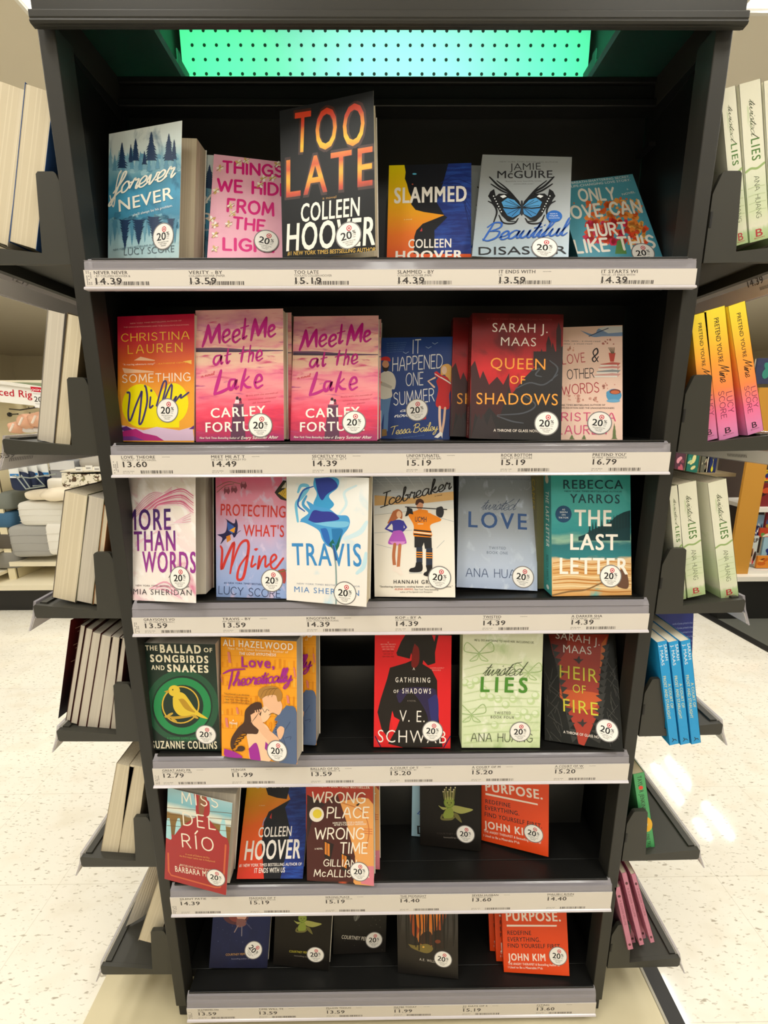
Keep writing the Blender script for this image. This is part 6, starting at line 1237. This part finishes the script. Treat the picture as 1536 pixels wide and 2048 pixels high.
# navy book standing across the shelf behind the blue ones
POSE['navyback'] = (.508, .156, -.579+.026+1.27-.004, 2, 0, 5, .132, .205)
def art(g):
    for k in range(5): g.T('words of praise printed in lines', 1345-k*2, 1250+k*9, 1385+k, 1247+k*9, 4, '#8f9cc4')
book('navyback', 'navy book with small white lines standing across the shelf behind the bright blue spines', '#1f2c78', art, .02, '#1a2464', group=G2)
def grn(p, t, h):
    p.cv = lambda a, b: (a, b); p.scale_at = lambda *a: 1.0
    p.E(t*.55, h*.42, t*.5, h*.085, '#f2b822'); p.E(t*.52, h*.42, t*.12, h*.02, '#f6e6b0')
    p.base = lambda x0, y0, x1, y1: (V((x0, y0)), V((0, -1.0)), V((1.0, 0)), abs(y1-y0))
    p.T('TAYLOR JENKINS REID', t*.32, h*.97, t*.32, h*.47, t*.36, '#20301c', .012, 1.1); p.T('ONE TRUE LOVES', t*.34, h*.31, t*.34, h*.03, t*.3, '#20301c', .01, 1.1); p.base = Page.base.__get__(p); p.E(t*.5, h*.84, t*.2, h*.022, '#e0452c')
edge_book('paperback_book', 'green spine with a yellow circle, alone on its right side shelf', (1292, 1722), (1266, 1549), (1314, 1720), .03, 'spine', '#4fa868', G2, art=grn, depth=.11, pages=mat('#d8c9a4', .7))
def pk(p, t, h):
    p.cv = lambda a, b: (a, b); p.scale_at = lambda *a: 1.0
    for f in (.08, .86): p.E(t*.5, h*f, t*.26, h*.02, '#5c2a34')
    p.base = lambda x0, y0, x1, y1: (V((x0, y0)), V((0, -1.0)), V((1.0, 0)), abs(y1-y0)); p.T('A SLENDER VOLUME', t*.35, h*.8, t*.35, h*.4, t*.35, '#8a4a58')
for k, (BL, TL, BR, Y) in enumerate((((1256, 1900), (1229, 1776), (1267, 1898), .012), ((1262, 1888), (1237, 1762), (1272, 1887), .05), ((1279, 1891), (1243, 1747), (1289, 1890), .02), ((1284, 1878), (1251, 1744), (1293, 1877), .05), ((1301, 1886), (1262, 1749), (1310, 1885), .022))):
    edge_book('slim_book', f'slim dusty pink book, {("nearest the post", "second from the post", "middle one", "fourth from the post", "outermost")[k]} on the lowest right side shelf', BL, TL, BR, Y, 'spine', '#c98098', G2, art=pk, depth=.1)

# ---------------------------------------------------------------- beyond: the aisle to the left
CREAM = mat('#efe6cc', .6); YB = 2.2
def at2(x, y, Y=YB): return atY(x, y, Y)
def quad_slab(m, q, Y, th, mt):
    p = [at2(x, y, Y) for x, y in q]; m.hexa([p[0], p[1], p[1]+V([0, th, 0]), p[0]+V([0, th, 0]), p[3], p[2], p[2]+V([0, th, 0]), p[3]+V([0, th, 0])], mt)   # q: BL BR TR TL
gt = thing('aisle_shelving', 'cream pegboard shelving of bedding beyond the left end of the book display', 'shelving', tuple(at2(60, 1190)[:2])+(0,))
def G(mb, name): 
    o = mb.build(name); o.parent = gt; o.matrix_parent_inverse = Matrix.Translation(gt.location).inverted(); return o
m = MB(); xl, xr = float(at2(20, 1000, 2.5)[0]), float(at2(330, 1000, 2.5)[0]); zb, ztop = .12, float(at2(60, 795, 2.5)[2])
m.box(xl, xr, 2.5, 2.52, zb, ztop, CREAM)
hl = mat('#8a8068', .9); sp = .0254*1.5
for i in range(int((xr-xl)/sp)):
    for k in range(int((ztop-zb)/sp)):
        x, z = xl+.02+i*sp, zb+.02+k*sp; m.mesh([(x-.005, 2.4995, z-.005), (x+.005, 2.4995, z-.005), (x+.005, 2.4995, z+.005), (x-.005, 2.4995, z+.005)], [(0, 1, 2, 3)], hl)
G(m, 'pegboard')
m = MB(); xu = float(at2(40, 1160)[0]); m.box(xu-.035, xu+.012, 2.16, 2.5, .12, ztop, mat('#efe4c2', .5)); m.box(xu+.011, xu+.013, 2.17, 2.18, .2, ztop, mat('#6a624c', .6)); G(m, 'end_upright')
m = MB(); z1 = float(at2(80, 1122, 2.16)[2]); m.box(xu, xr, 2.14, 2.5, z1-.03, z1, CREAM); G(m, 'shelf')
m = MB(); z0 = float(at2(60, 1165, 2.1)[2]); m.box(xu-.5, xr, 2.05, 2.5, z0-.035, z0, CREAM); m.box(xu-.5, xr, 2.10, 2.5, .0, z0-.035, mat('#1c1b1a', .5)); G(m, 'base_shelf')
m = MB(); ztop2 = float(at2(0, 757, 2.3)[2]); m.box(float(at2(-260, 757, 2.3)[0]), float(at2(330, 757, 2.3)[0]), 2.45, 2.52, ztop, ztop2, CREAM); G(m, 'top_rail')
# red lettered sign hanging in front
st_ = thing('aisle_sign', 'white aisle sign with red lettering above the pegboard', 'sign', tuple(at2(40, 790, 2.02)))
SQ = [(-150, 788), (102, 815), (106, 777), (-150, 743)]
m = MB(); p = [at2(x, y, 2.02)-V(st_.location) for x, y in SQ]
m.hexa([p[0], p[1], p[1]+V([0, .03, 0]), p[0]+V([0, .03, 0]), p[3], p[2], p[2]+V([0, .03, 0]), p[3]+V([0, .03, 0])], mat('#f4f2ec', .4)); m.build('sign_board', st_)
L0 = V(st_.location)
m = MB(); pg = Page(m, lambda s, t, l: (s-L0[0], -.0008-l*10, t-L0[2]), lambda x, y: tuple(at2(x, y, 2.02)[[0, 2]]))
pg.T('Priced Right', -27, 788, 84, 798, 13.5, '#c3122f', .012); m.build('lettering', st_)
m = MB(); p = [at2(x, y, 2.02)-L0 for x, y in [(-150, 748), (106, 782), (106, 776), (-150, 741)]]; m.hexa([p[0]+V([0, -.015, 0]), p[1]+V([0, -.015, 0]), p[1], p[0], p[3]+V([0, -.015, 0]), p[2]+V([0, -.015, 0]), p[2], p[3]], mat('#e9e6de', .4)); m.build('frame', st_)
ct = thing('offer_card', 'white offer card with red header hanging over the aisle sign', 'sign', tuple(at2(75, 795, 1.98))); L1 = V(ct.location)
m = MB(); p = [at2(x, y, 1.98)-L1 for x, y in [(70, 815), (97, 817), (100, 776), (61, 773)]]; m.hexa([p[0], p[1], p[1]+V([0, .004, 0]), p[0]+V([0, .004, 0]), p[3], p[2], p[2]+V([0, .004, 0]), p[3]+V([0, .004, 0])], mat('#f4f3f0', .4))
pg = Page(m, lambda s, t, l: (s-L1[0], -.001-l*10, t-L1[2]), lambda x, y: tuple(at2(x, y, 1.98)[[0, 2]]))
pg.P([(61, 773), (100, 777), (99, 786), (63, 783)], '#c3122f'); pg.T('circle', 69, 781, 92, 784, 5, '#f6e8e8', .02); pg.ring(66, 780, 2.2, 1, '#f6e8e8', 12); pg.T('20%', 69, 803, 96, 805, 10, '#2a2826'); pg.T('limited time', 67, 788, 82, 789, 2, '#8a8480'); pg.T('bedding', 72, 808, 82, 809, 2, '#8a8480'); m.build('card', ct)
# goods
def pack(name, label, cat, box, Y, dy, col, seed=0, group=None, sq=8.0, bump=.03, rough=.8, extra=None):
    a, b = at2(box[0], box[3], Y), at2(box[2], box[1], Y); c = (a+b)/2; r = ((b[0]-a[0])/2, dy, (b[2]-a[2])/2)
    t = thing(name, label, cat, (c[0], Y+dy, a[2]), group); m = MB(); m.blob((0, 0, r[2]), r, col if not isinstance(col, str) else mat(col, rough), seed, bump, sq); m.build('body', t, smooth=True)
    if extra: extra(t, r)
    return t
def band(t, r, col='#d8d4cc', f=.5):
    m = MB()
    for z in (.2, .45, .7):
        m.tube([(-r[0]*.9, -r[1]*1.0, 2*r[2]*z), (0, -r[1]*1.01, 2*r[2]*(z+.02)), (r[0]*.9, -r[1]*1.0, 2*r[2]*z)], .0018, mat(col, .8), 5)
    m.build('fold_line', t)
pack('blanket_pack', 'mossy green blanket lying on top of the aisle shelving', 'blanket', (-70, 762, 92, 790), 2.16, .12, '#6a7456', 3, sq=2.2, bump=.06)
pack('towel_pack', 'grey wrapped bedding pack on the aisle shelf', 'bedding', (22, 1052, 97, 1116), 2.12, .1, '#a9a8a4', 1, 'wrapped bedding packs', extra=lambda t, r: band(t, r, '#9c9b97'))
pack('towel_pack', 'large white bedding pack on top of the grey one', 'bedding', (37, 1004, 126, 1053), 2.12, .1, '#e6e4dc', 2, 'wrapped bedding packs', extra=lambda t, r: band(t, r, '#dedbd2'))
pack('towel_pack', 'small white bedding pack beside the grey one', 'bedding', (97, 1048, 132, 1112), 2.10, .1, '#efece4', 4, 'wrapped bedding packs', extra=lambda t, r: band(t, r, '#e4e1d8'))
pack('towel', 'cream folded towel lying on the white bedding pack', 'towel', (42, 982, 92, 1003), 2.10, .08, '#efe3cb', 5, 'folded cream towels', 3)
pack('towel', 'rumpled cream towel draped beside the folded one', 'towel', (72, 979, 130, 1006), 2.06, .08, '#f2e6cf', 8, 'folded cream towels', 2.4, .1)
pack('cushion', 'grey fuzzy cushion on the upper aisle shelf', 'cushion', (148, 912, 200, 946), 2.2, .12, '#a6a198', 6, None, 2.6, .06)
pack('towel_pack', 'white rolled towel below the grey packet', 'bedding', (92, 957, 128, 984), 2.16, .09, '#e9e4d8', 9, 'wrapped bedding packs', 5)
for i, (x0, y0) in enumerate(((22, 930), (36, 929), (52, 928), (70, 927))):
    t = pack('sock_pack', f'navy packet with white and blue label, {("first", "second", "third", "fourth")[i]} on the wire rack', 'packet', (x0, y0+14, x0+30, y0+52), 2.12+.03*i, .02, '#1f2c4c', i, 'navy packets on the rack', 4, .06)
    m = MB(); a, b = at2(x0-2, y0+26, 2.11+.03*i), at2(x0+12+4*i, y0, 2.11+.03*i); L = V(t.location); m.box(a[0]-L[0], b[0]-L[0], -.03, -.024, a[2]-L[2], b[2]-L[2], mat('#eef0ef', .5)); m.box(a[0]-L[0]+.004, b[0]-L[0], -.0315, -.0295, a[2]-L[2]+.012, a[2]-L[2]+.026, mat('#2f7fc4', .5)); m.build('header_card', t)
rk = thing('wire_rack', 'grey wire rack holding the navy packets', 'rack', tuple(at2(60, 975, 2.06))); L = V(rk.location); m = MB()
for L_ in ([(25, 952), (60, 956), (112, 948)], [(30, 950), (52, 978), (60, 976)], [(42, 950), (60, 976)], [(66, 972), (88, 970), (70, 952)], [(52, 978), (90, 972)]): m.tube([at2(x, y, 2.05)-L for x, y in L_], .004, mat('#9aa3a0', .4, .6), 6)
m.build('wire_frame', rk)
t = pack('pillow_pack', 'grey boxed pillow pack with white printed band', 'bedding', (100, 920, 146, 958), 2.2, .05, '#8f9196', 3, None, 8, .01)
m = MB(); L = V(t.location); a, b = at2(100, 940, 2.19), at2(146, 922, 2.19); m.box(a[0]-L[0], b[0]-L[0], -.056, -.051, a[2]-L[2], b[2]-L[2], mat('#d9d9da', .5)); m.build('printed_band', t)
fl = thing('storage_box', 'white storage box with brown floral pattern on the aisle shelf', 'box', tuple(at2(160, 976, 2.0))); L = V(fl.location)
FLO = ramp_mat('floral_print', [(0, '#efe8d6'), (1, '#f3ecdc')], coord='Object', axis=0, blotch=[('#5a4632', 30, .54, .57), ('#8a8460', 44, .58, .61)], rough=.6)
m = MB(); p = [at2(x, y, 2.0)-L for x, y in [(124, 976), (204, 966), (202, 944), (123, 946)]]; m.hexa([p[0], p[1], p[1]+V([0, .25, 0]), p[0]+V([0, .25, 0]), p[3], p[2], p[2]+V([0, .25, 0]), p[3]+V([0, .25, 0])], FLO); m.build('body', fl)
m = MB(); m.box(p[3][0]-.004, p[2][0]+.004, -.004, .254, p[2][2]+.002, p[2][2]+.008, mat('#d9d2c0', .6)); m.build('lid', fl)
for i, (x, y, c) in enumerate(((158, 938, 0), (178, 935, 1), (195, 937, 2))):
    a = at2(x-6, y+5, 1.99); b = at2(x+6, y-4, 1.99); t = thing('shelf_tag', f'small white price tag on the shelf edge, {("first", "middle", "last")[i]} of three above the floral box', 'price tag', tuple((a+b)/2), 'white tags above the floral box'); L = V(t.location)
    m = MB(); m.box(a[0]-L[0], b[0]-L[0], -.002, .002, a[2]-L[2], b[2]-L[2], mat('#f2f0ea', .5)); m.box(a[0]-L[0]+.004, b[0]-L[0]-.01, -.0035, -.002, a[2]-L[2]+.01, a[2]-L[2]+.014, mat('#6a6662', .5)); m.build('card', t)
m = MB(); p0 = at2(140, 944, 2.0); m.box(p0[0], p0[0]+.5, 2.0, 2.4, p0[2]-.012, p0[2]-.001, mat('#d8d2c2', .5)); G(m, 'upper_shelf')
# peach scrunched bags on hooks
for i, (x0, y0, x1, y1) in enumerate(((10, 843, 38, 868), (28, 828, 56, 858), (50, 824, 86, 855))):
    t = pack('hair_wrap', f'peach fluffy hair wrap hanging on a hook, {("lowest", "middle", "nearest the page block")[i]}', 'hair wrap', (x0, y0, x1, y1), 2.1-.02*i, .05, '#e3b092', i+3, 'peach hair wraps on hooks', 2.2, .16)
    m = MB(); L = V(t.location); a, b = at2((x0+x1)/2-4, (y0+y1)/2+7, 2.03)-L, at2((x0+x1)/2+3, (y0+y1)/2-8, 2.03)-L; m.tube([a, b], .006, mat('#f2e2d6', .4), 6); m.build('tie', t)
for i, (x0, y0, x1, y1) in enumerate(((38, 850, 62, 866), (62, 852, 84, 866))): pack('bath_puff', f'white soft pouch below the peach hair wraps, {("larger", "smaller")[i]} one', 'pouch', (x0, y0, x1, y1), 2.12, .04, '#e9e6e6', i+11, 'white pouches under the hair wraps', 2.4, .08)
hk = thing('peg_hook', 'thin black wire hook over the peach hair wraps', 'hook', tuple(at2(30, 822, 2.2))); L = V(hk.location); m = MB(); K = mat('#1e1c1a', .4)
m.tube([at2(19, 818, 2.2)-L, at2(40, 820, 2.1)-L, at2(80, 814, 2.0)-L], .004, K, 6); m.tube([at2(20, 829, 2.3)-L, at2(36, 828, 2.1)-L], .004, K, 6); m.build('wire', hk)
m = MB(); c = at2(19, 829, 2.28)-L; m.blob(tuple(c), (.014, .014, .014), K); m.build('tip', hk, smooth=True)
# next aisle, far left: wire bins
for i, (x0, y0, x1, y1, c, lab) in enumerate(((-60, 1025, 22, 1058, '#3f6a8c', 'blue wire basket of goods on the neighbouring shelf'), (-60, 985, 16, 1022, '#7a7f78', 'grey green folded goods above the blue basket'), (-60, 1068, 28, 1100, '#5c554c', 'dark folded goods below the blue basket'), (-60, 1104, 34, 1140, '#8b8983', 'grey bagged goods on the lowest neighbouring shelf'))):
    pack('goods_bundle', lab, 'goods', (x0, y0, x1, y1), 2.15, .12, c, i+20, 'goods on the neighbouring shelf', 7, .03)
m = MB()
for y in (1062, 1102, 1146):
    z = float(at2(0, y, 2.1)[2]); m.box(float(at2(-300, y, 2.1)[0]), xu-.04, 2.08, 2.5, z-.02, z, CREAM)
m.box(float(at2(-300, 1000, 2.5)[0]), xu-.04, 2.5, 2.52, .1, ztop, mat('#5c5a54', .8)); G(m, 'neighbour_shelf')

# ---------------------------------------------------------------- beyond: the wooden bookcase to the right
WOODM = ramp_mat('oak_veneer', [(0, '#b9802c'), (1, '#c9913a')], coord='Object', axis=0, noise=1.2, nscale=8, stretch=(6, 6, .4), rough=.45)
YR = 1.9
bc = thing('wooden_bookcase', 'oak veneered bookcase of picture books beyond the right end of the display', 'bookcase', (float(atY(1490, 1160, YR)[0]), YR, 0))
def Bp_(mb, name): 
    o = mb.build(name); o.parent = bc; o.matrix_parent_inverse = Matrix.Translation(bc.location).inverted(); return o
xa, xb = float(atY(1468, 1100, YR)[0]), float(atY(1504, 1100, YR)[0]); zb_, zt_ = float(atY(1485, 1148, YR)[2]), float(atY(1560, 775, YR)[2])
m = MB(); m.box(xa-.012, xb, YR, YR+.016, zb_, zt_, WOODM); Bp_(m, 'end_panel')
m = MB(); zp = float(atY(1500, 1163, YR-.05)[2]); m.box(xa-.05, xb+1.2, YR-.05, YR+.5, zp, zb_, mat('#e9e5da', .4)); m.box(xa-.05, xb+1.2, YR-.02, YR+.5, 0, zp, mat('#1b1b1a', .5)); Bp_(m, 'plinth')
m = MB(); m.box(xb, xb+1.2, YR+.35, YR+.38, zb_, zt_, mat('#3a2c24', .7)); m.box(xa-.7, xa, YR+.35, YR+.38, zb_, zt_, mat('#4a4038', .7)); Bp_(m, 'back_board')
for y in (1018, 1142):
    z = float(atY(1515, y, YR)[2]); m = MB(); m.box(xb, xb+1.2, YR, YR+.35, z-.02, z+.004, mat('#e6e2da', .4)); Bp_(m, 'shelf')
def pbook(x0, y0, x1, y1, cols, lab, Y=YR+.06, txt=None):
    a, b = atY(x0, y1, Y), atY(x1, y0, Y); t = thing('picture_book', lab, 'book', tuple(a), 'picture books on the wooden bookcase'); w, h = b[0]-a[0], b[2]-a[2]
    m = MB(); m.box(0, w, 0, .012, 0, h, ink(cols[0])); rnd = random.Random(x0+y0); pg = Page(m, lambda s, q, l: (s, -.0003-l*8, q), lambda u, v: (u*w, v*h))
    for k in range(5): pg.E(rnd.uniform(.15, .85), rnd.uniform(.12, .7), rnd.uniform(.1, .28), rnd.uniform(.06, .18), rnd.choice(cols[1:]), rnd.uniform(0, 3), 10)
    if txt:
        vs, fs = letters(txt, .02); lo, hi = vs[:, 0].min(), vs[:, 0].max(); pg.put([((.1+.8*(p[0]-lo)/(hi-lo))*w, h*(.78+.14*p[1])) for p in vs], fs, ink(cols[-1]))
    m.build('cover', t); m = MB(); m.box(.001, w-.001, .012, .022, .002, h-.002, PAGES); m.build('pages', t); return t
pbook(1524, 940, 1560, 962, ('#e9c52a', '#2a2a6a', '#f0f0ea', '#d8402a'), 'yellow topped picture book on the bookcase\'s higher ledge', YR+.08, 'DANCE')
pbook(1517, 966, 1560, 1014, ('#7a1f24', '#c9502a', '#3a1418', '#e9e2d8'), 'dark red picture book below the yellow one', YR+.05)
pbook(1509, 1030, 1530, 1068, ('#8fb0cc', '#3a6a9c', '#e9e9e4', '#2a3a5a'), 'light blue picture book in the middle row of the bookcase', YR+.09)
pbook(1528, 1024, 1562, 1062, ('#8a2a34', '#5a6a9c', '#c9a23a', '#e9d9c8'), 'maroon picture book in the middle row of the bookcase', YR+.08)
pbook(1506, 1052, 1519, 1071, ('#26306c', '#e9e9e4', '#3a4a8c', '#f0efe8'), 'small navy picture book in the middle row', YR+.07, 'FAIR')
pbook(1518, 1056, 1562, 1074, ('#c9482a', '#6a9a4a', '#e9c9a0', '#f0e9d8'), 'orange and green picture book in the middle row', YR+.06)
pbook(1498, 1072, 1519, 1128, ('#cfd6d2', '#3a2420', '#d9a27c', '#c8404a'), 'pale picture book with a dark haired face in the lowest row', YR+.05, 'UP')
pbook(1520, 1074, 1562, 1124, ('#9fc4d6', '#c9b07a', '#5a7a9c', '#1f2f7a'), 'sky blue picture book in the lowest row', YR+.06)
pbook(1512, 1112, 1562, 1136, ('#e08a2c', '#c9641c', '#f0b45a', '#6a3414'), 'orange picture book lowest on the bookcase', YR+.03)
for x0, y0, x1, y1, cols, lab, tx in ((1372, 905, 1400, 945, ('#2c7a6c', '#c9d9a0', '#4aa08c', '#e9e2a0'), 'teal picture book behind the bookcase edge', None), (1400, 905, 1418, 945, ('#6a6a5c', '#8a8470', '#4a4a40', '#b0aa90'), 'grey picture book between the teal and navy ones', None), (1416, 908, 1436, 948, ('#1f2c5c', '#3a4a7a', '#26346c', '#e0d83a'), 'navy picture book with yellow lettering', 'TOP'), (1408, 908, 1419, 944, ('#e9e4d4', '#4a2a1c', '#d9cdb4', '#5a3a2a'), 'cream picture book with a brown figure', None), (1348, 905, 1372, 945, ('#5c3a4a', '#c9647a', '#8a4a5c', '#e9a0b0'), 'plum and pink picture book by the right post', None)):
    pbook(x0, y0, x1, y1, cols, lab, YR+.12, tx)
pbook(1508, 716, 1562, 768, ('#3a3f5c', '#3a8a7a', '#5aa08c', '#2c5a5c'), 'picture book with a teal rock standing on top of the bookcase', YR+.02)
m = MB(); z = float(atY(1420, 946, YR+.1)[2]); m.box(xa-.7, xa, YR+.08, YR+.35, z-.02, z, mat('#8a7a5c', .5)); Bp_(m, 'ledge')
# dark carpet beyond a black edging strip
a, b = atZ(1405, 1232, 0), atZ(1536, 1305, 0); d = (b-a)/np.linalg.norm(b-a); a0, b0 = a-d*2.2, b+d*3; n = V([d[1], -d[0], 0]); n = n if n[1] > 0 else -n
CARP = ramp_mat('dark_carpet', [(0, '#4a4b46'), (1, '#5a5b54')], coord='Object', axis=0, noise=1, nscale=60, rough=.95)
m = MB(); q = [a0+n*.05, b0+n*.05, b0+n*2.4, a0+n*2.4]; m.hexa([p+V([0, 0, .0004]) for p in q]+[p+V([0, 0, .004]) for p in q], CARP); tag(m.build('floor_carpet'), kind='structure')
m = MB(); q = [a0, b0, b0+n*.05, a0+n*.05]; m.hexa([p+V([0, 0, .0004]) for p in q]+[p+V([0, 0, .007]) for p in q], mat('#1c1b19', .5)); tag(m.build('trim_floor_edge'), kind='structure')

bpy.data.objects.remove(_tob)
